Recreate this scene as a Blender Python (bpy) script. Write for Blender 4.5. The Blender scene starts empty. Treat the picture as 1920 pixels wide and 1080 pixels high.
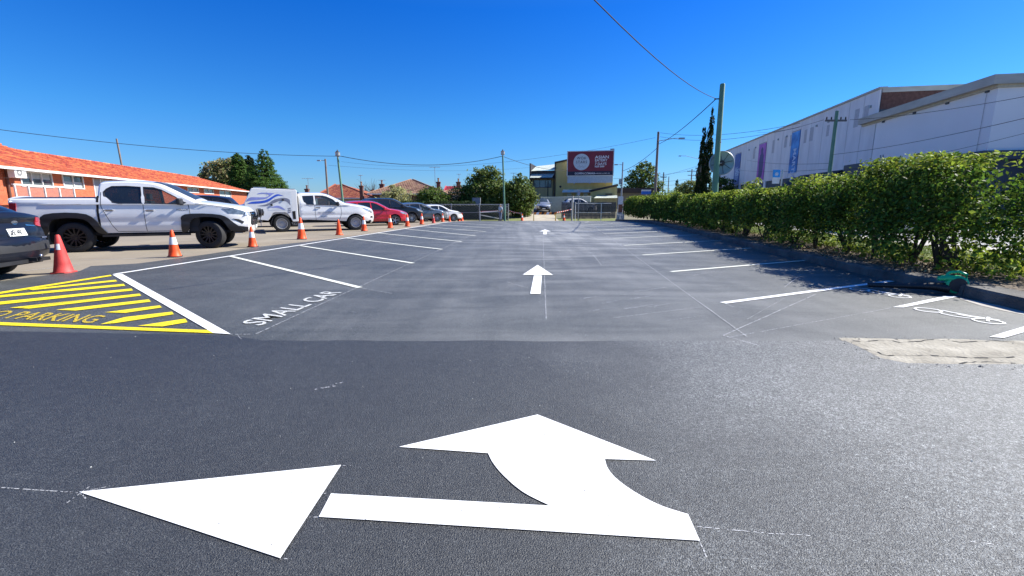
import bpy, bmesh, math, random
import numpy as np
from mathutils import Vector, Matrix
from mathutils.geometry import tessellate_polygon
R = math.radians
rnd = random.Random(7); nr = np.random.default_rng(7)
sc = bpy.context.scene; C = sc.collection

# ---------------------------------------------------------------- camera, world, sun
F = 850/1920; PIT = math.atan(156/850); CH = 1.25
cam_d = bpy.data.cameras.new('camera'); cam = bpy.data.objects.new('camera', cam_d); C.objects.link(cam)
cam_d.sensor_width = 36; cam_d.lens = 36*F; cam_d.clip_end = 3000; cam_d.clip_start = .05
cam.location = (0, 0, CH); cam.rotation_euler = (math.pi/2-PIT, 0, 0)
sc.camera = cam
sc.view_settings.view_transform = 'Standard'; sc.view_settings.look = 'None'
sc.view_settings.exposure = 1.15; sc.view_settings.gamma = 1
SAZ, SEL = R(72), R(40)
w = bpy.data.worlds.new('World'); sc.world = w; w.use_nodes = True
nt = w.node_tree; bg = nt.nodes['Background']
sky = nt.nodes.new('ShaderNodeTexSky'); sky.sky_type = 'NISHITA'; sky.sun_disc = False
sky.sun_elevation = SEL; sky.sun_rotation = SAZ; sky.air_density = 1.0; sky.dust_density = .3; sky.ozone_density = 1.5
hs = nt.nodes.new('ShaderNodeHueSaturation'); hs.inputs['Saturation'].default_value = 1.1; hs.inputs['Hue'].default_value = .505
geo_ = nt.nodes.new('ShaderNodeTexCoord'); sx_ = nt.nodes.new('ShaderNodeSeparateXYZ'); nt.links.new(geo_.outputs['Generated'], sx_.inputs[0])
tr_ = nt.nodes.new('ShaderNodeValToRGB'); ce = tr_.color_ramp.elements
ce[0].position = 0; ce[0].color = (.26, .39, .62, 1); ce[1].position = .5; ce[1].color = (.29, .46, .74, 1)
e_ = ce.new(.06); e_.color = (.23, .395, .64, 1); e_ = ce.new(.16); e_.color = (.212, .42, .66, 1); e_ = ce.new(.36); e_.color = (.20, .385, .73, 1)
mx_ = nt.nodes.new('ShaderNodeMix'); mx_.data_type = 'RGBA'; mx_.blend_type = 'MULTIPLY'; mx_.inputs[0].default_value = 1
nt.links.new(sx_.outputs['Z'], tr_.inputs[0]); nt.links.new(sky.outputs[0], mx_.inputs[6]); nt.links.new(tr_.outputs[0], mx_.inputs[7])
nt.links.new(mx_.outputs[2], hs.inputs['Color']); nt.links.new(hs.outputs[0], bg.inputs[0])
bg.inputs[1].default_value = .11
sd = bpy.data.lights.new('sun', 'SUN'); sd.energy = 4.4; sd.angle = R(.5); sd.color = (1, .965, .88)
sun = bpy.data.objects.new('sun', sd); C.objects.link(sun)
SV = Vector((math.sin(SAZ)*math.cos(SEL), math.cos(SAZ)*math.cos(SEL), math.sin(SEL)))
sun.rotation_euler = (-SV).to_track_quat('-Z', 'Y').to_euler(); sun.location = (30, 10, 40)

# ---------------------------------------------------------------- helpers
def zt(y):
    ks = [(-1e4, 0), (34, 0), (49, -.42), (52, -.2), (57, .28), (70, .6), (400, 1.0), (1e5, 1.0)]
    for (a, za), (b, zb) in zip(ks, ks[1:]):
        if y <= b: return za+(zb-za)*(y-a)/(b-a)
    return ks[-1][1]
def ray(px, py):
    u, v = (px-960)/850, (py-540)/850
    return Vector((u, math.cos(PIT)-v*math.sin(PIT), -math.sin(PIT)-v*math.cos(PIT)))
def P(px, py, Y):
    d = ray(px, py); return Vector((0, 0, CH))+d*(Y/d.y)
def G(px, py, dz=0.0):
    d = ray(px, py)
    t = -CH/d.z if d.z < 0 else 500
    Y = t*d.y
    if Y > 34:
        Y = 34
        while Y < 60 and CH+d.z/d.y*Y > zt(Y): Y += .1
    p = P(px, py, Y); p.z = zt(Y)+dz; return p
def tag(o, label=None, cat=None, group=None, kind=None):
    for k, v in (('label', label), ('category', cat), ('group', group), ('kind', kind)):
        if v: o[k] = v
    return o
def thing(name, label, cat, loc=(0, 0, 0), rz=0, group=None):
    o = bpy.data.objects.new(name, None); C.objects.link(o); o.location = loc; o.rotation_euler = (0, 0, rz)
    o.empty_display_size = .2
    return tag(o, label, cat, group)
def copy_tree(o, parent=None):
    c = o.copy(); C.objects.link(c)
    if parent: c.parent = parent
    for ch in o.children: copy_tree(ch, c)
    return c

def mat(name, col, rough=.6, metal=0, var=.12, scale=6, bump=0, bscale=60, col2=None, rand=0, alpha=1, emit=None, spec=.5, coat=0, detail=4, streak=None):
    m = bpy.data.materials.new(name); m.use_nodes = True; t = m.node_tree; N, L = t.nodes, t.links
    b = N['Principled BSDF']; b.inputs['Roughness'].default_value = rough; b.inputs['Metallic'].default_value = metal
    b.inputs['Specular IOR Level'].default_value = spec; b.inputs['Coat Weight'].default_value = coat; b.inputs['Coat Roughness'].default_value = .04
    tc = N.new('ShaderNodeTexCoord'); n = N.new('ShaderNodeTexNoise'); n.inputs['Scale'].default_value = scale; n.inputs['Detail'].default_value = detail
    if streak:
        mp = N.new('ShaderNodeMapping'); mp.inputs['Scale'].default_value = streak
        L.new(tc.outputs['Object'], mp.inputs[0]); L.new(mp.outputs[0], n.inputs['Vector'])
    else: L.new(tc.outputs['Object'], n.inputs['Vector'])
    r = N.new('ShaderNodeValToRGB'); r.color_ramp.elements[0].position = .3; r.color_ramp.elements[1].position = .7
    c2 = col2 or tuple(min(1, c*(1+var)) for c in col); c1 = tuple(c*(1-var) for c in col) if not col2 else col
    r.color_ramp.elements[0].color = (*c1, 1); r.color_ramp.elements[1].color = (*c2, 1)
    L.new(n.outputs['Fac'], r.inputs[0]); out = r.outputs[0]
    if rand:
        g = N.new('ShaderNodeNewGeometry'); h = N.new('ShaderNodeHueSaturation'); mr = N.new('ShaderNodeMapRange')
        mr.inputs['To Min'].default_value = 1-rand; mr.inputs['To Max'].default_value = 1+rand
        L.new(g.outputs['Random Per Island'], mr.inputs['Value']); L.new(mr.outputs[0], h.inputs['Value']); L.new(out, h.inputs['Color'])
        m2 = N.new('ShaderNodeMath'); m2.operation = 'MULTIPLY_ADD'; m2.inputs[1].default_value = .035; m2.inputs[2].default_value = .483
        L.new(g.outputs['Random Per Island'], m2.inputs[0]); L.new(m2.outputs[0], h.inputs['Hue']); out = h.outputs[0]
    L.new(out, b.inputs['Base Color'])
    if bump:
        n2 = N.new('ShaderNodeTexNoise'); n2.inputs['Scale'].default_value = bscale; n2.inputs['Detail'].default_value = 3
        L.new(tc.outputs['Object'], n2.inputs['Vector']); bp = N.new('ShaderNodeBump'); bp.inputs['Strength'].default_value = bump; bp.inputs['Distance'].default_value = .02
        L.new(n2.outputs['Fac'], bp.inputs['Height']); L.new(bp.outputs[0], b.inputs['Normal'])
    if alpha < 1: b.inputs['Alpha'].default_value = alpha
    if emit: b.inputs['Emission Color'].default_value = (*emit, 1); b.inputs['Emission Strength'].default_value = 1
    return m
def leafmat(name, col, col2, rand=.45, rough=.6, trans=.38):
    m = mat(name, col, rough, col2=col2, scale=1.2, rand=rand, spec=.2)
    t = m.node_tree; N, L = t.nodes, t.links; b = N['Principled BSDF']; o = N['Material Output']
    tr = N.new('ShaderNodeBsdfTranslucent'); mx = N.new('ShaderNodeMixShader'); mx.inputs[0].default_value = trans
    src = b.inputs['Base Color'].links[0].from_socket; L.new(src, tr.inputs[0])
    L.new(b.outputs[0], mx.inputs[1]); L.new(tr.outputs[0], mx.inputs[2]); L.new(mx.outputs[0], o.inputs[0]); return m

def mesh(name, V, Fc, m, parent=None, smooth=False, mats=None, mi=None, weld=0):
    me = bpy.data.meshes.new(name); me.from_pydata([tuple(v) for v in V], [], Fc)
    for x in (mats or [m]): me.materials.append(x)
    if mi: me.polygons.foreach_set('material_index', mi)
    if weld:
        bm = bmesh.new(); bm.from_mesh(me); bmesh.ops.remove_doubles(bm, verts=bm.verts, dist=weld); bm.to_mesh(me); bm.free()
    me.validate(); me.update(calc_edges=True)
    if smooth and len(me.polygons) > 3:
        me.shade_smooth()
        if smooth is not True: me.set_sharp_from_angle(angle=R(smooth))
    me.update(); o = bpy.data.objects.new(name, me); C.objects.link(o)
    if parent: o.parent = parent
    return o
class MB:
    def __init__(s): s.v = []; s.f = []
    def add(s, v, f):
        n = len(s.v); s.v += [Vector(p) for p in v]; s.f += [tuple(n+i for i in q) for q in f]; return s
    def box(s, a, b, mtx=None):
        x0, y0, z0 = a; x1, y1, z1 = b
        v = [Vector(p) for p in ((x0, y0, z0), (x1, y0, z0), (x1, y1, z0), (x0, y1, z0), (x0, y0, z1), (x1, y0, z1), (x1, y1, z1), (x0, y1, z1))]
        if mtx: v = [mtx @ p for p in v]
        return s.add(v, [(0, 3, 2, 1), (4, 5, 6, 7), (0, 1, 5, 4), (1, 2, 6, 5), (2, 3, 7, 6), (3, 0, 4, 7)])
    def cbox(s, c, d, rz=0):
        return s.box((-d[0]/2, -d[1]/2, -d[2]/2), (d[0]/2, d[1]/2, d[2]/2), Matrix.Translation(c) @ Matrix.Rotation(rz, 4, 'Z'))
    def tube(s, pts, r, n=8, cap=True):
        pts = [Vector(p) for p in pts]; rr = r if isinstance(r, (list, tuple)) else [r]*len(pts); V = []; Fc = []
        up = Vector((0, 0, 1))
        for i, p in enumerate(pts):
            d = (pts[min(i+1, len(pts)-1)]-pts[max(i-1, 0)])
            d.normalize()
            a = d.cross(up if abs(d.z) < .95 else Vector((1, 0, 0))).normalized(); b = d.cross(a)
            for k in range(n):
                t = 2*math.pi*k/n; V.append(p+(a*math.cos(t)+b*math.sin(t))*rr[i])
        for i in range(len(pts)-1):
            for k in range(n): Fc.append((i*n+k, i*n+(k+1) % n, (i+1)*n+(k+1) % n, (i+1)*n+k))
        if cap: Fc.append(tuple(range(n-1, -1, -1))); Fc.append(tuple((len(pts)-1)*n+k for k in range(n)))
        return s.add(V, Fc)
    def lathe(s, prof, n=20, mtx=None, close=False):
        V = []; Fc = []; m = len(prof)
        for k in range(n):
            t = 2*math.pi*k/n
            for r, z in prof: V.append(Vector((r*math.cos(t), r*math.sin(t), z)))
        for k in range(n):
            for i in range(m-1 if not close else m):
                j = (i+1) % m; k2 = (k+1) % n; Fc.append((k*m+i, k2*m+i, k2*m+j, k*m+j))
        if mtx: V = [mtx @ p for p in V]
        return s.add(V, Fc)
    def prism(s, poly, z0, z1, mtx=None):
        n = len(poly); V = [Vector((*p, z0)) for p in poly]+[Vector((*p, z1)) for p in poly]
        if mtx: V = [mtx @ p for p in V]
        Fc = [(i, (i+1) % n, n+(i+1) % n, n+i) for i in range(n)]
        tri = tessellate_polygon([[Vector((*p, 0)) for p in poly]])
        Fc += [tuple(t) for t in tri]+[tuple(n+i for i in reversed(t)) for t in tri]
        return s.add(V, Fc)
    def build(s, name, m, parent=None, smooth=False):
        o = mesh(name, s.v, s.f, m, parent, smooth)
        bm = bmesh.new(); bm.from_mesh(o.data); bmesh.ops.recalc_face_normals(bm, faces=bm.faces); bm.to_mesh(o.data); bm.free()
        return o
def sheet(name, pts, z, m, parent=None, holes=()):
    """flat (x,y) polygon lying on the terrain + z"""
    loops = [list(pts)]+[list(h) for h in holes]; flat = [p for l in loops for p in l]
    tri = tessellate_polygon([[Vector((p[0], p[1], 0)) for p in l] for l in loops])
    bm = bmesh.new(); vs = [bm.verts.new((p[0], p[1], 0)) for p in flat]
    for t in tri:
        try: bm.faces.new([vs[i] for i in t])
        except ValueError: pass
    for y in (34, 49, 52, 57, 70):
        bmesh.ops.bisect_plane(bm, geom=bm.verts[:]+bm.edges[:]+bm.faces[:], plane_co=(0, y, 0), plane_no=(0, 1, 0))
    bm.normal_update()
    for f in bm.faces:
        if f.normal.z < 0: f.normal_flip()
    for v in bm.verts: v.co.z = zt(v.co.y)+z
    me = bpy.data.meshes.new(name); bm.to_mesh(me); bm.free(); me.materials.append(m)
    o = bpy.data.objects.new(name, me); C.objects.link(o)
    if parent: o.parent = parent
    return o
def text_mesh(name, s, size, m, parent=None, mtx=None, ext=0, bold=0, sx=1, spacing=1, align='LEFT', label=None):
    cu = bpy.data.curves.new(name, 'FONT'); cu.body = s; cu.size = size; cu.extrude = ext; cu.offset = bold; cu.align_x = align; cu.space_character = spacing; cu.resolution_u = 3
    to = bpy.data.objects.new(name, cu); C.objects.link(to); dg = bpy.context.evaluated_depsgraph_get(); dg.update()
    me = bpy.data.meshes.new_from_object(to.evaluated_get(dg)); bpy.data.objects.remove(to); bpy.data.curves.remove(cu)
    me.name = name; me.materials.clear(); me.materials.append(m)
    me.transform((mtx or Matrix()) @ Matrix.Diagonal((sx, 1, 1, 1)))
    o = bpy.data.objects.new(name, me); C.objects.link(o)
    if parent: o.parent = parent
    return o
def frame(o, x, y, z):  # matrix from origin and axes
    m = Matrix.Identity(4)
    for i, a in enumerate((x, y, z)):
        for j in range(3): m[j][i] = a[j]
    for j in range(3): m[j][3] = o[j]
    return m

# ---------------------------------------------------------------- materials
def asphalt(name, c1, c2, scuff=.0, glint=1, worn_glare=False):
    m = bpy.data.materials.new(name); m.use_nodes = True; t = m.node_tree; N, L = t.nodes, t.links
    b = N['Principled BSDF']; tc = N.new('ShaderNodeTexCoord')
    def noise(sc_, det=4, mp=None, dist=0):
        n = N.new('ShaderNodeTexNoise'); n.inputs['Scale'].default_value = sc_; n.inputs['Detail'].default_value = det; n.inputs['Distortion'].default_value = dist
        if mp:
            q = N.new('ShaderNodeMapping'); q.inputs['Scale'].default_value = mp[0]; q.inputs['Rotation'].default_value = (0, 0, mp[1]); L.new(tc.outputs['Object'], q.inputs[0]); L.new(q.outputs[0], n.inputs[0])
        else: L.new(tc.outputs['Object'], n.inputs[0])
        return n.outputs['Fac']
    def ramp(f, a, bb, ca, cb):
        r = N.new('ShaderNodeValToRGB'); r.color_ramp.elements[0].position = a; r.color_ramp.elements[1].position = bb
        r.color_ramp.elements[0].color = (*ca, 1); r.color_ramp.elements[1].color = (*cb, 1); L.new(f, r.inputs[0]); return r.outputs[0]
    def mix(f, a, bb, mode='MIX'):
        x = N.new('ShaderNodeMix'); x.data_type = 'RGBA'; x.blend_type = mode
        if isinstance(f, (int, float)): x.inputs[0].default_value = f
        else: L.new(f, x.inputs[0])
        L.new(a, x.inputs[6]); L.new(bb, x.inputs[7]); return x.outputs[2]
    base = ramp(noise(.35, 5), .3, .7, c1, c2)
    grain = ramp(noise(170, 2), .42, .60, (.22,)*3, (1.85,)*3)
    out = mix(1, base, grain, 'MULTIPLY')
    out = mix(1, out, ramp(noise(70, 2), .38, .62, (.62,)*3, (1.38,)*3), 'MULTIPLY'); out = mix(1, out, ramp(noise(9, 5), .34, .66, (.86,)*3, (1.14,)*3), 'MULTIPLY')
    vor = N.new('ShaderNodeTexVoronoi'); vor.inputs['Scale'].default_value = 75; L.new(tc.outputs['Object'], vor.inputs[0])
    sep = N.new('ShaderNodeSeparateColor'); L.new(vor.outputs['Color'], sep.inputs[0])
    stone = ramp(sep.outputs[0], .93, .97, (1,)*3, (1.6,)*3)
    out = mix(1, out, stone, 'MULTIPLY')
    if scuff:
        s1 = ramp(noise(1, 5, ((.32, 2.6, 1), .1), .6), .5, .78, (0,)*3, (1,)*3)
        s2 = ramp(noise(1, 4, ((2.2, .12, 1), -.09), .3), .52, .75, (0,)*3, (1,)*3)
        s3 = ramp(noise(.5, 3), .4, .65, (0,)*3, (1,)*3)
        dust = N.new('ShaderNodeRGB'); dust.outputs[0].default_value = (.30, .30, .285, 1)
        # dust ground in by traffic along the aisle and near the set-out lines
        sx = N.new('ShaderNodeSeparateXYZ'); L.new(tc.outputs['Object'], sx.inputs[0])
        def mth(op, a, bb=None):
            q = N.new('ShaderNodeMath'); q.operation = op
            for i, v in enumerate((a, bb)):
                if v is None: continue
                if isinstance(v, (int, float)): q.inputs[i].default_value = v
                else: L.new(v, q.inputs[i])
            return q.outputs[0]
        ax = mth('SUBTRACT', sx.outputs[0], mth('ADD', mth('MULTIPLY', sx.outputs[1], .06), 1.0)); ax = mth('ADD', ax, mth('MULTIPLY', mth('SUBTRACT', noise(.45, 5), .5), 5.0))
        ag = mth('POWER', 2.718, mth('MULTIPLY', mth('MULTIPLY', ax, ax), -.09)); yy_ = mth('MINIMUM', mth('MULTIPLY', sx.outputs[1], .055), 1.0); ag = mth('MULTIPLY', mth('ADD', mth('MULTIPLY', ag, .8), .22), mth('ADD', yy_, .35))
        tex = mix(.5, ramp(noise(1, 11, ((.35, 1.1, 1), .5), 1.6), .38, .66, (.35,)*3, (1,)*3), ramp(noise(1, 6, ((2.6, .16, 1), -.09), .5), .38, .68, (.25,)*3, (1,)*3), 'MULTIPLY')
        f0 = mix(1, tex, mix(1, tex, tex), 'MIX'); cmb = N.new('ShaderNodeCombineColor'); [L.new(ag, cmb.inputs[i]) for i in range(3)]
        f0 = mix(1, tex, cmb.outputs[0], 'MULTIPLY')
        f = mix(.3, f0, mix(1, mix(.5, s1, s2), s3, 'MULTIPLY'), 'ADD'); sc2 = N.new('ShaderNodeMath'); sc2.operation = 'MULTIPLY'; sc2.inputs[1].default_value = scuff
        L.new(f, sc2.inputs[0]); out = mix(sc2.outputs[0], out, dust.outputs[0])
    if worn_glare:  # older, stripped aggregate plus painted-in sun glare, paler towards the right-hand driveway, with a darker wheel path curving through it
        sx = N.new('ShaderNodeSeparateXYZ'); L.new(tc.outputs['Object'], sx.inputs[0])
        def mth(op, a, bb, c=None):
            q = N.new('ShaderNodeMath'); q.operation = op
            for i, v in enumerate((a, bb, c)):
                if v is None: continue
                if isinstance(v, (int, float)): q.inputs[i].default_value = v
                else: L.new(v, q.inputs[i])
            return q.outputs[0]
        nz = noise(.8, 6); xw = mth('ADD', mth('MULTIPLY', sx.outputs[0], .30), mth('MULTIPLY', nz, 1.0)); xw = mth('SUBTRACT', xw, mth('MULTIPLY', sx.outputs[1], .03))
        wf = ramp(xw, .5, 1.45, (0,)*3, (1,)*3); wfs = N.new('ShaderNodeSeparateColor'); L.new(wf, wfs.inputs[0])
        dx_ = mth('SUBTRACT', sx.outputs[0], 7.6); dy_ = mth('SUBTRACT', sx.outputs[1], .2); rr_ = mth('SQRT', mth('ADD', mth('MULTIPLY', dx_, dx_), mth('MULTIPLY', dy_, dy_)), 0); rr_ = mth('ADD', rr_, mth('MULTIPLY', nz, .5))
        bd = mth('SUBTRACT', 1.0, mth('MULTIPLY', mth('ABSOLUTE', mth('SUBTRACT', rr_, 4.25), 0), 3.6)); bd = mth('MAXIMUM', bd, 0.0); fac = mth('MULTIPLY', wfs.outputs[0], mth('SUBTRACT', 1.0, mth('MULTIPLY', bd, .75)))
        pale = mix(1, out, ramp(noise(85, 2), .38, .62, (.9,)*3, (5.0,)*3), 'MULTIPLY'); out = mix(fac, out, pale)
    L.new(out, b.inputs['Base Color']); b.inputs['Roughness'].default_value = .52; b.inputs['Specular IOR Level'].default_value = .5*glint
    vb = N.new('ShaderNodeTexNoise'); vb.inputs['Scale'].default_value = 190; vb.inputs['Detail'].default_value = 3; L.new(tc.outputs['Object'], vb.inputs[0])
    bp = N.new('ShaderNodeBump'); bp.inputs['Strength'].default_value = .9; bp.inputs['Distance'].default_value = .009; L.new(vb.outputs['Fac'], bp.inputs['Height'])
    L.new(bp.outputs[0], b.inputs['Normal']); return m
M = {}
M['asphalt_lot'] = asphalt('new_asphalt', (.042, .0455, .0445), (.066, .071, .068), .9)
M['asphalt_fore'] = asphalt('forecourt_asphalt', (.019, .0198, .0193), (.033, .0345, .0335), .10, 1.6, worn_glare=True)
M['asphalt_road'] = asphalt('road_asphalt', (.16, .16, .16), (.22, .22, .215), .2)
M['old'] = mat('old_concrete_bitumen', (.21, .175, .13), .9, col2=(.30, .255, .19), scale=.5, bump=.35, bscale=45, detail=9)
M['concrete'] = mat('concrete', (.34, .31, .27), .85, col2=(.45, .42, .37), scale=1.5, bump=.3, bscale=40, detail=8)
M['apron'] = mat('worn_concrete', (.25, .225, .175), .95, col2=(.42, .385, .31), scale=4, bump=.8, bscale=28, detail=10)
M['kerb'] = mat('kerb_concrete', (.06, .056, .052), .9, col2=(.15, .14, .125), scale=3, bump=.5, bscale=40, detail=8)
M['soil'] = mat('bark_soil', (.09, .065, .045), .95, col2=(.16, .12, .08), scale=8, bump=.8, bscale=30)
M['lawn'] = mat('lawn', (.11, .15, .035), .9, col2=(.20, .21, .07), scale=2.5, bump=.6, bscale=50, detail=9)
M['land'] = mat('suburb_ground', (.14, .14, .08), .95, col2=(.22, .19, .13), scale=.3, detail=8)
def paint(name, c, wear=.5):
    m = mat(name, c, .55, var=.03, scale=3, bump=.25, bscale=160); t = m.node_tree; N, L = t.nodes, t.links; b = N['Principled BSDF']
    tc = N.new('ShaderNodeTexCoord'); n = N.new('ShaderNodeTexNoise'); n.inputs['Scale'].default_value = 70; n.inputs['Detail'].default_value = 5; L.new(tc.outputs['Object'], n.inputs[0])
    r = N.new('ShaderNodeMapRange'); r.inputs['From Min'].default_value = wear-.03; r.inputs['From Max'].default_value = wear; L.new(n.outputs['Fac'], r.inputs[0]); L.new(r.outputs[0], b.inputs['Alpha'])
    return m
M['white_paint'] = paint('white_road_paint', (.84, .84, .82), .30)
M['cream_paint'] = paint('cream_line_paint', (.74, .74, .64), .34)
M['yellow_paint'] = paint('yellow_road_paint', (.84, .65, .006), .36)
M['worn_white'] = paint('worn_white_paint', (.62, .62, .59), .43)
M['worn_yellow'] = paint('worn_yellow_paint', (.62, .44, .02), .46)
M['chalk'] = paint('chalk_line', (.42, .42, .42), .51)
M['rim_white'] = mat('painted_steel_rim', (.42, .42, .43), .6, metal=.1, var=.1)
M['scuffwhite'] = paint('paint_scuff', (.36, .36, .37), .56)
# ---------------------------------------------------------------- setting: ground
def xy(px, py): p = G(px, py); return (p.x, p.y)
def struct(o): o['kind'] = 'structure'; return o
land = struct(sheet('ground', [(-900, -60), (900, -60), (900, 2200), (-900, 2200)], -.03, M['land']))
oldlot = struct(sheet('old_parking_surface', [(-60, -12), (-2, -12), (-2, 49.5), (-60, 49.5)], -.012, M['old']))
KERB = [(6.45, 2.0), (6.2, 5.2), (6.15, 6.3), (6.35, 8), (6.6, 10), (6.8, 12), (7.25, 15), (7.8, 18.6), (8.75, 25), (9.45, 31), (9.95, 38), (10.35, 46)]
KERB[0] = (7.6, 2.6); KERB[1] = xy(1920, 585); KERB[2] = xy(1803, 556)
KERB = [KERB[0], KERB[1], KERB[2]]+KERB[3:]
seam_l, seam_r = xy(430, 630), xy(1585, 640)
edge = [(-34, 1.8), xy(-60, 532), xy(0, 527), xy(80, 517), xy(150, 508), xy(170, 499), xy(260, 494), xy(380, 478), xy(480, 463), xy(560, 455), xy(640, 446), xy(740, 432), xy(830, 418.5), (-3.6, 45.5), (10.3, 45.8)]
jit = random.Random(3)
lot_poly = edge+[(k[0]+.02, k[1]) for k in reversed(KERB[2:-1])]+[xy(1700, 541+17), xy(1690, 640), seam_r, (1.5, 4.08), seam_l, xy(0, 612), (-34, 3.2)]
lot_poly = edge+[(k[0]+.02, k[1]) for k in reversed(KERB[1:-1])]+[(7.5, 2.9), (4.3, 3.3), (seam_r[0], seam_r[1]-.3), (seam_l[0], seam_l[1]-.2), (-4, 4.2), (-34, 2.6)]
lot = struct(sheet('new_asphalt_parking_lot', lot_poly, .0015, M['asphalt_lot']))
fore_poly = [(-60, -12), (40, -12), (40, 1.5), (9, 2.4), (7.6, 3.2), xy(1918, 684), xy(1800, 684), xy(1700, 682), xy(1650, 672), xy(1612, 652), xy(1575, 636), seam_r]
fore_poly += [(seam_r[0]-(seam_r[0]-seam_l[0])*i/14, seam_r[1]+.02*jit.uniform(-1, 1)) for i in range(1, 14)]+[seam_l, xy(0, 622), (-34, 3.0), (-60, 3.0)]
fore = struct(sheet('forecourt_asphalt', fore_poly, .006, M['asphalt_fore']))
apron = [xy(1572, 634), xy(1640, 635), xy(1700, 637), xy(1780, 636), xy(1850, 639), xy(1925, 640), (9.0, 4.05), (9.4, 2.9), xy(1925, 690), xy(1800, 690), xy(1700, 688), xy(1640, 675), xy(1600, 652)]
ap2 = []
for i, p in enumerate(apron):
    q = apron[(i+1) % len(apron)]; n_ = max(1, int(math.dist(p, q)/.05))
    for k in range(n_):
        t_ = k/n_; j_ = .014 if k else 0; ap2.append((p[0]+(q[0]-p[0])*t_+jit.uniform(-j_, j_), p[1]+(q[1]-p[1])*t_+jit.uniform(-j_, j_)))
apron = ap2
struct(sheet('concrete_apron', apron, .0042, M['apron']))
# raised broken lip of the apron and cracks
cr = MB(); fr = MB()   # crumbs of bitumen broken off along the ragged join
for k in range(380):
    p = apron[jit.randrange(len(apron))]; c_ = Vector((p[0]+jit.gauss(0, .035), p[1]+jit.gauss(0, .03), .008)); s_ = abs(jit.gauss(0, .004))+.003
    if c_.x > 8 or c_.y < 2.6: continue
    fr.lathe([(0, s_*.7), (s_, 0)], 5, Matrix.Translation(c_) @ Matrix.Rotation(jit.uniform(0, 6), 4, 'Z') @ Matrix.Diagonal((1, jit.uniform(.5, 1.4), 1, 1)))
fr.build('asphalt_crumbs', M['asphalt_fore'])['kind'] = 'stuff'
for a in ([(1600, 641), (1660, 640), (1700, 643), (1750, 638), (1800, 642), (1860, 640), (1920, 643)], [(1618, 655), (1665, 668), (1720, 667), (1770, 670), (1850, 672), (1920, 671)], [(1800, 683), (1830, 679), (1880, 681), (1915, 682)]):
    pts = []
    for (x0, y0), (x1, y1) in zip(a, a[1:]):
        for t in (0, .25, .5, .75): pts.append(xy(x0+(x1-x0)*t+jit.uniform(-4, 4), y0+(y1-y0)*t+jit.uniform(-1, 1)))
    for p, q in zip(pts, pts[1:]):
        wd = jit.uniform(.001, .009); d = Vector((q[0]-p[0], q[1]-p[1], 0)); n = Vector((-d.y, d.x, 0)).normalized()*wd
        z = .0078; cr.add([Vector((*p, z))-n, Vector((*q, z))-n, Vector((*q, z))+n, Vector((*p, z))+n], [(0, 1, 2, 3)])
M['crack'] = mat('crack_dark', (.03, .028, .025), .95)
tag(cr.build('crack', M['crack'], None), kind='structure')
# kerb: separate cast lengths
M['gutter'] = M['concrete']
kb = thing('kerb', None, None); kb['kind'] = 'structure'
def along(path, step):
    out = []; 
    for (a, b) in zip(path, path[1:]):
        L_ = math.dist(a, b); n = max(1, round(L_/step))
        for i in range(n): out.append((a[0]+(b[0]-a[0])*i/n, a[1]+(b[1]-a[1])*i/n))
    return out+[path[-1]]
kp = along(KERB, 1.25); KH = .155; KW = .42
for i, (a, b) in enumerate(zip(kp, kp[1:])):
    d = Vector((b[0]-a[0], b[1]-a[1], 0)); L_ = d.length; d.normalize(); n = Vector((d.y, -d.x, 0)); a3 = Vector((*a, zt(a[1])))+d*.004; b3 = Vector((*b, zt(b[1])))-d*.004
    h = KH+jit.uniform(-.008, .008); bv = .03
    V = []
    for q in (a3, b3):
        for (u, z) in ((0, -.1), (.012, h-bv), (bv, h), (KW, h), (KW, -.1)): V.append(q+n*u+Vector((0, 0, z)))
    o = mesh('kerb_stone', V, [(0, 5, 6, 1), (1, 6, 7, 2), (2, 7, 8, 3), (3, 8, 9, 4), (4, 3, 2, 1, 0), (5, 6, 7, 8, 9)], M['kerb'], kb)
# gutter strip in front of the near kerb
struct(sheet('gutter_strip', [xy(1800, 556.5), xy(1803, 559), xy(1850, 569), xy(1890, 576), xy(1935, 583), (7.4, 3.2), (7.0, 3.3), xy(1925, 592), xy(1880, 583), xy(1840, 574), xy(1800, 561)], .005, M['concrete']))
def off(path, d): return [(p[0]+d, p[1]) for p in path]
bed = off(KERB, KW-.02); verge = off(KERB, 2.1)
struct(sheet('garden_bed', bed+list(reversed(verge)), .135, M['soil']))
struct(sheet('grass_verge', off(KERB, 2.08)+list(reversed(off(KERB, 4.2))), .130, M['lawn']))
struct(sheet('footpath', off(KERB, 4.18)+list(reversed(off(KERB, 6.0))), .134, M['concrete']))
struct(sheet('street_road', [(11.8, 2), (12.5, 15), (14.5, 25), (17.0, 40), (22, 75), (40, 200), (62, 200), (36.5, 75), (29.6, 40), (24.5, 8), (24, -10), (12, -10)], .02, M['asphalt_road']))
struct(sheet('far_grass_strip', [(-3.4, 45.6), (10.6, 45.9), (11.6, 51.5), (-14, 51.5), (-14, 49.6), (-3.4, 49.4)], -.008, M['lawn']))
struct(sheet('concrete_driveway', [(1.1, 45.7), (5.0, 45.7), (5.0, 70), (1.1, 70)], .006, mat('driveway_concrete', (.34, .29, .21), .9, col2=(.48, .43, .34), scale=1.2, detail=8)))
st = MB()
for _ in range(150):
    p = Vector((nr.uniform(-4, 7), nr.uniform(1.2, 7)**1, .008)); s = abs(nr.normal(0, .0015))+.0022
    st.lathe([(0, s), (s, 0), (0, -s)], 4, Matrix.Translation(p))
st.build('loose_stone', mat('pale_grit', (.5, .5, .46), .8))['kind'] = 'stuff'

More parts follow.
